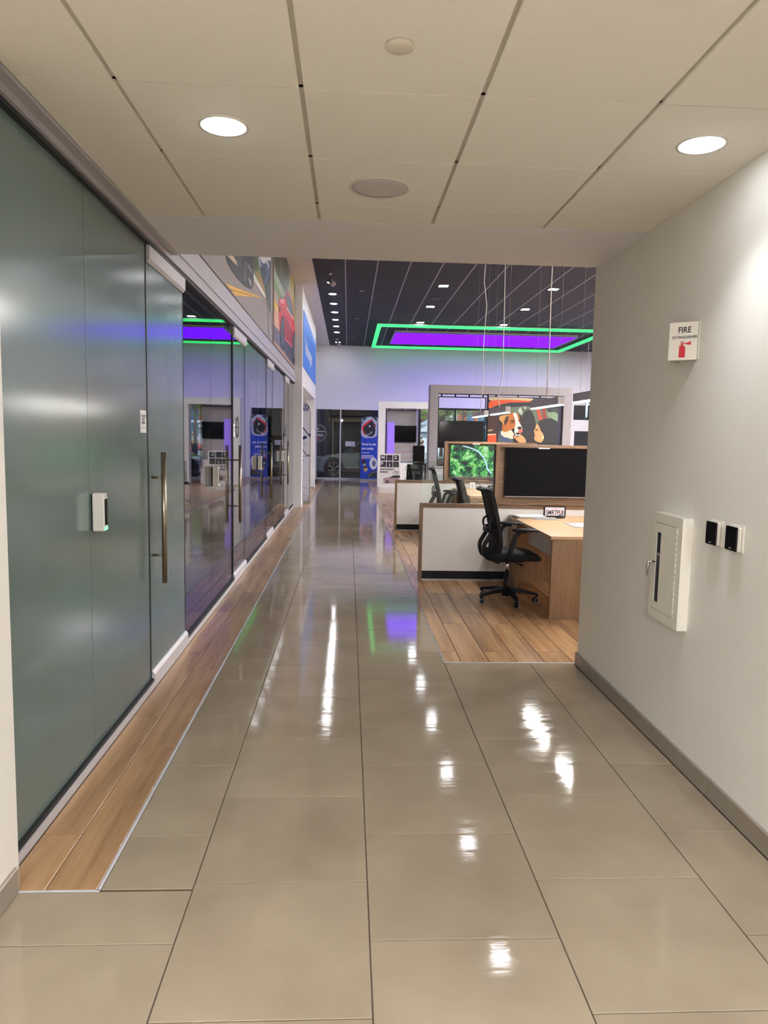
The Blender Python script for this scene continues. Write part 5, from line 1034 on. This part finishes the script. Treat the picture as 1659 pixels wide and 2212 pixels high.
# dark kiosk panel and cantilever chair beyond the second cubicle
t = thing('kiosk', 'dark upright kiosk panel standing between the poster and the grey portal', 'kiosk', (1.755, 18.0, 0))
MB().bbox(-0.145, 0.145, -0.03, 0.03, 0.95, 1.42, 0.01).build('panel', BLACK, t); MB().bbox(-0.14, 0.13, 0.0, 0.16, 0.03, 0.95, 0.01).build('pedestal', mat('kiosk grey', (48, 49, 58), 0.5), t)
MB().bbox(-0.17, 0.19, -0.1, 0.25, 0, 0.03, 0.006).build('base', BLACK, t); MB().lathe([(0.0005, -0.033), (0.012, -0.033), (0.012, -0.03), (0.0005, -0.03)], 10, 'Y', (-0.02, 0, 1.02)).build('badge', CHROME, t)
t = thing('visitor_chair', 'black visitor chair with bright metal frame beside the kiosk panel', 'chair', (1.52, 17.3, 0), -0.4)
MB().bbox(-0.22, 0.22, -0.22, 0.22, 0.42, 0.48, 0.02).build('seat', BLACKF, t)
MB().loft([[(-.20, y_, z_), (.20, y_, z_), (.20, y_ + .025, z_), (-.20, y_ + .025, z_)] for y_, z_ in ((.19, .5), (.215, .65), (.235, .8), (.27, .97))]).build('backrest', BLACKF, t)
for sx in (-1, 1): MB().tube([(sx * .23, .30, .95), (sx * .235, .22, .5), (sx * .235, .18, .42), (sx * .235, -.22, .42), (sx * .235, -.24, .03), (sx * .235, -.2, .012), (sx * .235, .26, .012)], 0.012, 8).build('leg', CHROME, t)
t = thing('low_cabinet', 'low grey cabinet behind the far cubicle, beside the grey portal post', 'cabinet', (0, 15.0, 0))
MB().box(1.84, 2.86, 0.05, 0.43, 0.0, 0.05).build('plinth', BLACK, t); MB().bbox(1.80, 2.9, 0.02, 0.45, 0.05, 1.0, 0.004).build('body', GREYP, t); MB().bbox(1.79, 2.91, 0, 0.46, 1.0, 1.025, 0.003).build('top', GREYP, t)
for k in range(2): MB().bbox(1.81 + .55 * k, 2.34 + .55 * k, 0.0, 0.02, 0.07, 0.98, 0.003).build('door', mat('cabinet grey', (164, 164, 170), 0.5), t)

# ------------------------------------------------------------------ far windows and doors
def window(n, x0, x1, z0, z1, mull, m, gl, label, y=YF, d=0.07, fw=0.05):
    t = bpy.data.objects.new('window_%d' % n, None); COL.objects.link(t); t['kind'] = 'structure'; t['label'] = label
    for a, c, e, f in ((x0, x0 + fw, z0, z1), (x1 - fw, x1, z0, z1), (x0 + fw, x1 - fw, z1 - fw, z1), (x0 + fw, x1 - fw, z0, z0 + fw)): MB().box(a, c, y, y + d, e, f).build('frame', m, t)
    xs_ = [x0 + fw] + mull + [x1 - fw]
    for q in mull: MB().box(q - fw * .45, q + fw * .45, y, y + d, z0 + fw, z1 - fw).build('mullion', m, t)
    for a, c in zip(xs_, xs_[1:]): MB().box(a, c, y + .03, y + .042, z0 + fw, z1 - fw).build('pane', gl, t)
    return t
window(2, -1.235, 1.16, 0.0, 2.66, [-0.30], ALUP, WINGL, 'far dark window with a silver car parked behind it', y=YF + 0.02, fw=0.055)
window(3, 2.60, 8.25, 0.08, 2.74, [4.0, 5.4, 6.8], BLACK, WINGL, 'far bright window onto the street', y=YF + 0.04, fw=0.07)
window(4, 8.40, 10.5, 2.30, 3.05, [9.45], ALUP, glass('dark pane', (0.25, 0.28, 0.30)), 'dark transom window over the far doors', y=YF + 0.02, fw=0.10)
for i, (a, c) in enumerate(((8.40, 9.43), (9.43, 10.5))):
    t = bpy.data.objects.new('door_%d' % (5 + i), None); COL.objects.link(t); t['kind'] = 'structure'; t['label'] = ('left', 'right')[i] + ' leaf of the far dark glass doors'
    for p0, p1, q0, q1 in ((a, a + .16, 0, 2.1), (c - .16, c, 0, 2.1), (a + .16, c - .16, 1.98, 2.1), (a + .16, c - .16, 0, .25)): MB().box(p0, p1, YF + .02, YF + .07, q0, q1).build('frame', ALUP, t)
    MB().box(a + .16, c - .16, YF + .04, YF + .052, .25, 1.98).build('pane', glass('dark pane', (0.25, 0.28, 0.30)), t)
struct(box('trim_5', ALUP, 8.40, 10.5, YF + 0.01, YF + 0.1, 2.1, 2.30))
# dark box added behind the doors against daylight, dark garage behind the left window
b = MB(); b.box(8.3, 10.8, 29.2, 29.3, 0, 3.2); b.box(8.26, 8.36, YF + .18, 29.3, 0, 3.2); b.box(10.6, 10.8, YF + .18, 29.3, 0, 3.2); b.box(8.3, 10.8, YF + .18, 29.3, 3.1, 3.2)
struct(b.build('wall_back', DARKROOM))
GAR = mat('garage wall', (34, 46, 44), 0.85, var=0.15, scale=1.5)
b = MB(); b.box(-6, 2.72, 33.6, 33.8, 0, 4.2); b.box(-6, -5.8, YF + .18, 33.6, 0, 4.2); b.box(2.60, 2.72, YF + .18, 33.6, 0, 4.2); b.box(-6, 2.72, YF + .18, 33.8, 4.0, 4.2)
struct(b.build('wall_back', GAR))
struct(box('floor', mat('garage concrete', (112, 124, 118), 0.7, var=0.1, scale=4), -6, 2.72, YF + .18, 33.7, -0.12, -0.02))
b = MB()
for xx in (-1.9, -0.75, 1.65): b.box(xx, xx + .22, 33.2, 33.6, -0.02, 4.0)
b.box(-1.4, 1.0, 33.45, 33.6, 1.2, 2.7)
struct(b.build('trim_6', mat('garage trim', (40, 46, 52), 0.6)))
t = thing('strip_light', 'strip lamp on the dark garage ceiling behind the far window', 'ceiling light', (-0.4, 28.4, 3.98))
MB().box(-1.2, 1.2, -0.06, 0.06, -0.06, 0).build('housing', WHITEPL, t); MB().box(-1.18, 1.18, -0.05, 0.05, -0.07, -0.06).build('diffuser', emit('garage tube', (0.80, 1.0, 0.92), 2.6), t)
t = thing('tyre_sign', 'round black tyre-shaped sign hanging behind the far window', 'sign', (-1.14, 27.55, 1.71))
MB().lathe([(0.0005, -0.02), (0.27, -0.02), (0.285, -0.035), (0.335, -0.035), (0.345, 0), (0.335, 0.04), (0.0005, 0.04)], 36, 'Y').build('disc', mat('tyre grey', (40, 40, 46), 0.6), t)
MB().lathe([(0.27, -0.037), (0.335, -0.037), (0.335, -0.036), (0.27, -0.036), (0.27, -0.037)], 36, 'Y', smooth=False, cap=False).build('rim', mat('tyre rim grey', (84, 84, 92), 0.6), t)
b = MB().use(WHITEINK); b.box(-0.10, 0.24, -0.022, -0.021, 0.055, 0.08); b.box(-0.05, 0.18, -0.022, -0.021, -0.06, -0.035); b.box(-0.12, 0.2, -0.022, -0.021, -0.11, -0.085); b.box(-0.04, 0.02, -0.022, -0.021, 0.14, 0.19)
b.use(REDINK); b.poly([(-.06, -.022, -.16), (0.06, -.022, -.15), (0.02, -.022, -.19), (0.05, -.022, -.24), (-.05, -.022, -.25), (0.0, -.022, -.2)])
b.build('printed_marks', None, t)
o = tag(MB().box(0, 0.36, 0, 0.004, 0, 0.185).build('paper_sheet', PAPER), 'blank white sheet stuck inside the far window above the silver car', 'paper'); o.location = (-0.11, YF + 0.008, 1.24)

# ------------------------------------------------------------------ cars
def car(loc, rz, paint, label, clad=None, dark_rim=False, roof=None):
    t = thing('car', label, 'car', loc, rz)
    clad = clad or mat('cladding', (34, 35, 38), 0.6)
    CG = mat('car glass', (14, 17, 20), 0.06, var=0.05, coat=0.6); TY = mat('tyre', (22, 22, 24), 0.8, var=0.15); RIM = CHROME if not dark_rim else BLACK
    aw, bw, wz, ar = -1.30, 1.34, 0.36, 0.415
    def ar_pts(cx): return [(cx + ar * math.cos(a), wz + ar * math.sin(a)) for a in [PI + 0.2 - (PI + 0.4) * i / 12 for i in range(13)]]
    side = [(-2.10, 0.30)] + ar_pts(aw) + ar_pts(bw) + [(2.12, 0.34), (2.22, 0.55), (2.20, 0.92), (2.10, 1.06), (1.6, 1.08), (0.4, 1.05), (-0.78, 1.02), (-1.15, 0.99), (-1.55, 0.93), (-1.90, 0.84), (-2.10, 0.74), (-2.19, 0.60), (-2.18, 0.42)]
    rings = []
    for y, k in ((-.90, .955), (-.915, .975), (-.90, .992), (-.80, 1.0), (0, 1.012), (.80, 1.0), (.90, .992), (.915, .975), (.90, .955)):
        rings.append([((x) * (k if abs(x) > 1.9 else (1 + (k - 1) * .3)), y, 0.62 + (z - 0.62) * k if z > 0.62 else z) for x, z in side])
    MB().loft(rings, True, False).build('body', paint, t)
    gh = [(-0.80, 1.0, .83), (-0.05, 1.50, .70), (0.25, 1.575, .68), (1.0, 1.60, .68), (1.6, 1.54, .68), (2.02, 1.10, .78)]
    base_ = [(-0.80, 1.0, .84), (-0.05, 1.03, .86), (0.25, 1.04, .86), (1.0, 1.05, .86), (1.6, 1.06, .85), (2.02, 1.06, .80)]
    MB().loft([[(b0[0], -b0[2], b0[1]), (g[0], -g[2], g[1]), (g[0], 0, g[1] + .015), (g[0], g[2], g[1]), (b0[0], b0[2], b0[1])] for g, b0 in zip(gh, base_)], True, False).build('windows', CG, t)
    MB().loft([[(g[0], -g[2] - .015, g[1] - .03), (g[0], -g[2] + .03, g[1] + .025), (g[0], 0, g[1] + .05), (g[0], g[2] - .03, g[1] + .025), (g[0], g[2] + .015, g[1] - .03), (g[0], 0, g[1] - .02)] for g in gh[1:5]], True, True).build('roof', roof or paint, t)
    for sy in (-1, 1):
        p = MB(); p.flat_tube([(-0.82, sy * .85, 1.0), (-0.05, sy * .715, 1.50), (0.2, sy * .70, 1.575)], .03, .022, (0, 1, 0))
        p.flat_tube([(0.55, sy * .868, 1.04), (0.50, sy * .695, 1.585)], .02, .035, (0, 1, 0)); p.flat_tube([(1.38, sy * .862, 1.05), (1.25, sy * .69, 1.575)], .02, .05, (0, 1, 0)); p.flat_tube([(2.06, sy * .80, 1.06), (1.62, sy * .70, 1.53)], .03, .07, (0, 1, 0))
        p.build('pillar', paint, t)
        MB().loft([[(x_, sy * .86, 1.03 + dz), (x_, sy * (.86 + w_), 1.02), (x_, sy * (.86 + w_), 1.10 + dz), (x_, sy * .90, 1.14 + dz)] for x_, w_, dz in ((-.66, .14, -.02), (-.58, .20, 0), (-.46, .20, 0))]).build('mirror', paint, t)
        for cx in (aw, bw):
            a_ = MB(); O = arc(cx, wz, .47, PI + .1, -.1, 16); I = arc(cx, wz, .405, PI + .1, -.1, 16)
            for i in range(16):
                a_.prism([(O[i][0], sy * .90, O[i][1]), (O[i + 1][0], sy * .90, O[i + 1][1]), (I[i + 1][0], sy * .90, I[i + 1][1]), (I[i][0], sy * .90, I[i][1])], (0, sy * .022, 0))
            a_.build('arch_trim', clad, t)
        MB().bbox(aw + .42, bw - .42, min(sy * .90, sy * .925), max(sy * .90, sy * .925), .24, .38, .008).build('sill_trim', clad, t)
        MB().bbox(aw + .55, bw - .45, min(sy * .915, sy * .932), max(sy * .915, sy * .932), .40, .445, .008).build('sill_strip', ALU, t)
        s_ = MB()
        for xx in (-.62, .52, 1.42): s_.box(xx, xx + .008, min(sy * .913, sy * .918), max(sy * .913, sy * .918), .44, 1.02)
        s_.build('door_gap', BLACK, t)
        for xx in (0.28, 1.18): MB().bbox(xx, xx + .2, min(sy * .91, sy * .935), max(sy * .91, sy * .935), .90, .93, .006).build('door_handle', paint, t)
        MB().loft([[(x_, sy * y_, z_ - .05), (x_, sy * y_, z_ + .045), (x_ + .03, sy * (y_ - .1), z_ + .05), (x_ + .03, sy * (y_ - .1), z_ - .05)] for x_, y_, z_ in ((-2.17, .55, .72), (-2.08, .78, .76), (-1.84, .905, .80))]).build('headlight', mat('headlight', (220, 228, 236), 0.1, var=0.02, coat=0.5), t)
        MB().bbox(2.12, 2.20, min(sy * .5, sy * .86), max(sy * .5, sy * .86), .86, .98, .01).build('tail_light', mat('tail lamp red', (150, 16, 22), 0.2), t)
    MB().bbox(-2.20, -2.10, -.55, .55, .46, .62, .02).build('grille', clad, t); MB().bbox(-2.14, 2.16, -.86, .86, .20, .34, .03).build('underbody', clad, t)
    for cx in (aw, bw):
        for sy in (-1, 1):
            w = MB().lathe([(.22, sy * .72), (.345, sy * .70), (.36, sy * .74), (.36, sy * .86), (.345, sy * .905), (.265, sy * .91), (.255, sy * .86), (.22, sy * .80)], 32, 'Y', (cx, 0, wz), cap=False).build('tyre', TY, t)
            r_ = MB().use(BLACK).lathe([(0.0005, sy * .84), (.25, sy * .845), (.25, sy * .80), (0.0005, sy * .80)], 24, 'Y', (cx, 0, wz), smooth=False)
            r_.use(RIM).lathe([(.252, sy * .86), (.268, sy * .912), (.255, sy * .914), (.235, sy * .86)], 28, 'Y', (cx, 0, wz), cap=False)
            for k in range(6):
                a = 2 * PI * k / 6 + .5
                for off in (-.16, .16):
                    r_.tube([(cx + .035 * math.cos(a), sy * .885, wz + .035 * math.sin(a)), (cx + .15 * math.cos(a), sy * .893, wz + .15 * math.sin(a)), (cx + .25 * math.cos(a + off * 1.3), sy * .90, wz + .25 * math.sin(a + off * 1.3))], [.02, .016, .014], 6)
            r_.lathe([(0.0005, sy * .90), (.04, sy * .897), (.045, sy * .86), (0.0005, sy * .86)], 14, 'Y', (cx, 0, wz))
            r_.build('rim', None, w)
    return t
SILVER = mat('silver car paint', (118, 134, 138), 0.22, 0.5, var=0.03, coat=0.8)
DARKP = mat('black car paint', (14, 14, 18), 0.15, 0.1, var=0.05, coat=1.0)
REDP = mat('red car paint', (226, 70, 40), 0.3, var=0.03, coat=0.6)
LILACP = mat('pale car paint', (186, 184, 200), 0.25, 0.3, var=0.03, coat=0.8)
car((0.58, 29.55, -0.02), 0.0, SILVER, 'silver car parked behind the far dark window').scale = (0.88, 0.97, 0.97)
car((4.55, 24.75, 0), 0.0, DARKP, 'black car in the showroom behind the white portal and kiosk', dark_rim=True)
car((7.9, 20.6, 0), 0.0, LILACP, 'pale car whose roof shows below the neon emblem').scale = (1, 1, 1.07)

# ------------------------------------------------------------------ street outside
struct(box('ground', mat('street concrete', (176, 180, 184), 0.8, var=0.06, scale=0.5), -60, 80, YF + 0.2, 120, -0.30, -0.13))
t = thing('white_building', 'long white building with a brown roof across the street', 'building', (0, 84, -0.13))
MB().box(-6, 17.4, 0, 8, 0, 3.2).build('wall', mat('white render', (226, 230, 238), 0.8, var=0.02, scale=1), t)
MB().prism([(-7, -0.5, 3.2), (8.0, -0.5, 3.2), (9.2, -0.5, 3.9), (11.4, -0.5, 4.2), (11.4, -0.5, 4.6), (9.0, -0.5, 5.2), (-7, -0.5, 5.2)], (0, 9, 0)).build('roof', mat('brown roof', (112, 78, 62), 0.8, var=0.1, scale=2), t)
MB().box(8.3, 14.5, -0.5, 0, 2.25, 2.38).build('canopy', mat('dark canopy', (70, 76, 88), 0.7), t)
t = thing('brick_building', 'red brick building with tall blue windows beyond the tree', 'building', (6.0, 104, -0.13))
BR = mat('red brick', (186, 92, 62), 0.85, var=0.18, scale=6, bump=0.3); BW = mat('blue window frame', (46, 92, 160), 0.5); BG = mat('blue window glass', (70, 110, 150), 0.15)
MB().box(10.6, 30, 0.3, 7, 0, 9.5).build('wall', BR, t)
for k in range(8):
    x0 = 10.9 + 1.75 * k
    MB().box(x0 + 1.15, x0 + 1.70, 0.0, 0.35, 0, 9.3).build('brick_pier', BR, t)
    w = MB().box(x0, x0 + 1.12, 0.12, 0.32, 1.5, 6.6).build('window', BW, t)
    for i in range(2):
        for j in range(4): MB().box(x0 + .10 + .48 * i, x0 + .52 + .48 * i, 0.08, 0.13, 1.65 + 1.22 * j, 2.75 + 1.22 * j).build('pane', BG, w)
t = thing('blue_shed', 'blue-green corrugated shed behind the street tree', 'building', (0, 78, -0.13))
MB().box(14.0, 17.4, 0, 3, 0, 2.7).build('wall', mat('teal sheet', (78, 130, 150), 0.6, var=0.1, scale=3), t)
MB().prism([(13.8, -0.2, 2.7), (17.6, -0.2, 2.5), (17.6, 3.2, 2.5), (13.8, 3.2, 2.7)], (0, 0, 0.15)).build('roof', mat('teal roof', (60, 110, 132), 0.6), t)
for k in range(10): MB().box(14.05 + .34 * k, 14.15 + .34 * k, -0.06, 0, 0, 2.7).build('rib', mat('teal sheet', (78, 130, 150), 0.6), t)
def tree(loc, h, label, seed, col):
    rng = random.Random(seed); t = thing('street_tree', label, 'tree', loc)
    MB().tube([(0, 0, 0), (0.03, 0, h * .3), (-0.05, .03, h * .55), (0.05, 0, h * .85)], [.13, .10, .08, .03], 10).build('trunk', mat('bark', (86, 78, 70), 0.9, var=0.2, scale=12), t)
    lf = MB(); brn = MB()
    for k in range(22):
        a = rng.uniform(0, 2 * PI); z0 = h * rng.uniform(.50, .68); L_ = h * rng.uniform(.20, .32); e = Vector((math.cos(a) * L_, math.sin(a) * L_, z0 + h * rng.uniform(0.0, .35)))
        m_ = Vector((math.cos(a) * L_ * .5, math.sin(a) * L_ * .5, z0 + (e.z - z0) * .7)); brn.tube([(0, 0, z0), m_, e], [.045, .028, .012], 6)
        for q in range(95):
            f = rng.uniform(.35, 1.1); c = Vector((0, 0, z0)).lerp(e, f) + Vector([rng.gauss(0, .28) for _ in range(3)])
            u = Vector([rng.gauss(0, 1) for _ in range(3)]).normalized(); v = u.cross(Vector([rng.gauss(0, 1) for _ in range(3)])).normalized(); s_ = rng.uniform(.07, .14)
            lf.poly([tuple(c - u * s_), tuple(c + v * s_ * .5), tuple(c + u * s_), tuple(c - v * s_ * .5)])
    brn.build('branches', MATS['bark'], t); o = lf.build('foliage', mat(col[0], col[1], 0.6, var=0.35, scale=3), t, fix=False); o['kind'] = 'stuff'
tree((5.9, 46, -0.13), 5.6, 'leafy green street tree outside the bright far window', 3, ('leaf green', (112, 148, 62)))
tree((8.0, 50.5, -0.13), 6.4, 'second street tree in front of the brick building', 5, ('leaf yellow green', (140, 164, 74)))
car((12.9, 66, -0.13), 0.3, REDP, 'small red car parked across the street')
def person(loc, rz, shirt, trousers, hair, label, hat=None):
    t = thing('person', label, 'person', loc, rz); SK = mat('skin', (190, 140, 112), 0.6)
    def skin(nm, pts, edges, rad, m, lv=1):
        me = bpy.data.meshes.new(nm); me.from_pydata(pts, edges, []); o = bpy.data.objects.new(nm, me); COL.objects.link(o); o.parent = t; me.materials.append(m)
        md = o.modifiers.new('skin', 'SKIN'); md.use_smooth_shade = True
        for i, r in enumerate(rad): me.skin_vertices[0].data[i].radius = (r[0], r[1]) if isinstance(r, tuple) else (r, r)
        me.skin_vertices[0].data[0].use_root = True
        s_ = o.modifiers.new('sub', 'SUBSURF'); s_.levels = lv; s_.render_levels = lv
        return o
    P = [(0, 0, .95), (0, 0, 1.20), (0, 0, 1.42), (0, -.01, 1.52), (0, -.02, 1.62), (0, -.02, 1.72), (-.19, 0, 1.40), (-.24, .02, 1.15), (-.22, -.06, .92), (-.22, -.08, .80), (.19, 0, 1.40), (.24, .02, 1.15), (.22, -.06, .92), (.22, -.08, .80), (-.10, 0, .90), (-.11, -.03, .50), (-.11, .03, .09), (-.12, -.12, .04), (.10, 0, .90), (.11, .04, .50), (.12, .10, .09), (.13, -.05, .04)]
    E_ = [(0, 1), (1, 2), (2, 3), (3, 4), (4, 5), (2, 6), (6, 7), (7, 8), (8, 9), (2, 10), (10, 11), (11, 12), (12, 13), (0, 14), (14, 15), (15, 16), (16, 17), (0, 18), (18, 19), (19, 20), (20, 21)]
    R_ = [(.15, .10), (.13, .09), (.16, .10), .05, .085, .07, .06, .045, .035, .03, .06, .045, .035, .03, .085, .06, .04, .03, .085, .06, .04, .03]
    skin('body', P, E_, R_, SK)
    skin('shirt', [(0, 0, .98), (0, 0, 1.20), (0, 0, 1.42), (-.19, 0, 1.40), (-.24, .02, 1.17), (.19, 0, 1.40), (.24, .02, 1.17)], [(0, 1), (1, 2), (2, 3), (3, 4), (2, 5), (5, 6)], [(.17, .12), (.15, .11), (.18, .12), .075, .062, .075, .062], shirt)
    skin('trousers', [(0, 0, .96), (-.10, 0, .86), (-.11, -.03, .50), (-.11, .03, .12), (.10, 0, .86), (.11, .04, .50), (.12, .10, .12)], [(0, 1), (1, 2), (2, 3), (0, 4), (4, 5), (5, 6)], [(.17, .12), .10, .08, .062, .10, .08, .062], trousers)
    MB().lathe([(0.0005, 1.80), (.05, 1.795), (.095, 1.74), (.098, 1.68), (.08, 1.66), (0.0005, 1.66)], 16, 'Z', (0, .005, 0)).build('hair', hair, t)
    if hat: MB().lathe([(0.0005, 1.83), (.09, 1.82), (.10, 1.75), (.18, 1.735), (.18, 1.725), (0.0005, 1.725)], 18).build('hat', hat, t)
    f = MB()
    for sx in (-1, 1): f.lathe([(0.0005, -.115), (.012, -.108), (.012, -.095), (0.0005, -.095)], 8, 'Y', (sx * .032, 0, 1.665))
    f.tube([(0, -.10, 1.66), (0, -.125, 1.625), (0, -.10, 1.615)], [.008, .014, .008], 6); f.build('face', mat('face dark', (90, 58, 48), 0.6), t)
HAIR = mat('dark hair', (30, 24, 22), 0.7)
person((7.55, 75, -0.13), 0.0, mat('dark jacket', (36, 40, 54), 0.8), mat('navy trousers', (30, 44, 86), 0.8), HAIR, 'person in a dark open jacket walking across the street')
bpy.data.objects['person'].name = 'person'
person((10.15, 60, -0.13), 0.6, mat('pale yellow shirt', (214, 226, 150), 0.8), mat('dark trousers', (30, 34, 50), 0.8), HAIR, 'person in a pale yellow shirt and hat, seen reflected in the glass wall', mat('straw hat', (196, 176, 140), 0.8))
person((9.55, 58, -0.13), -0.3, mat('white blue shirt', (190, 206, 236), 0.8), mat('blue trousers', (40, 70, 160), 0.8), HAIR, 'person in a white top and blue trousers, seen reflected in the glass wall')
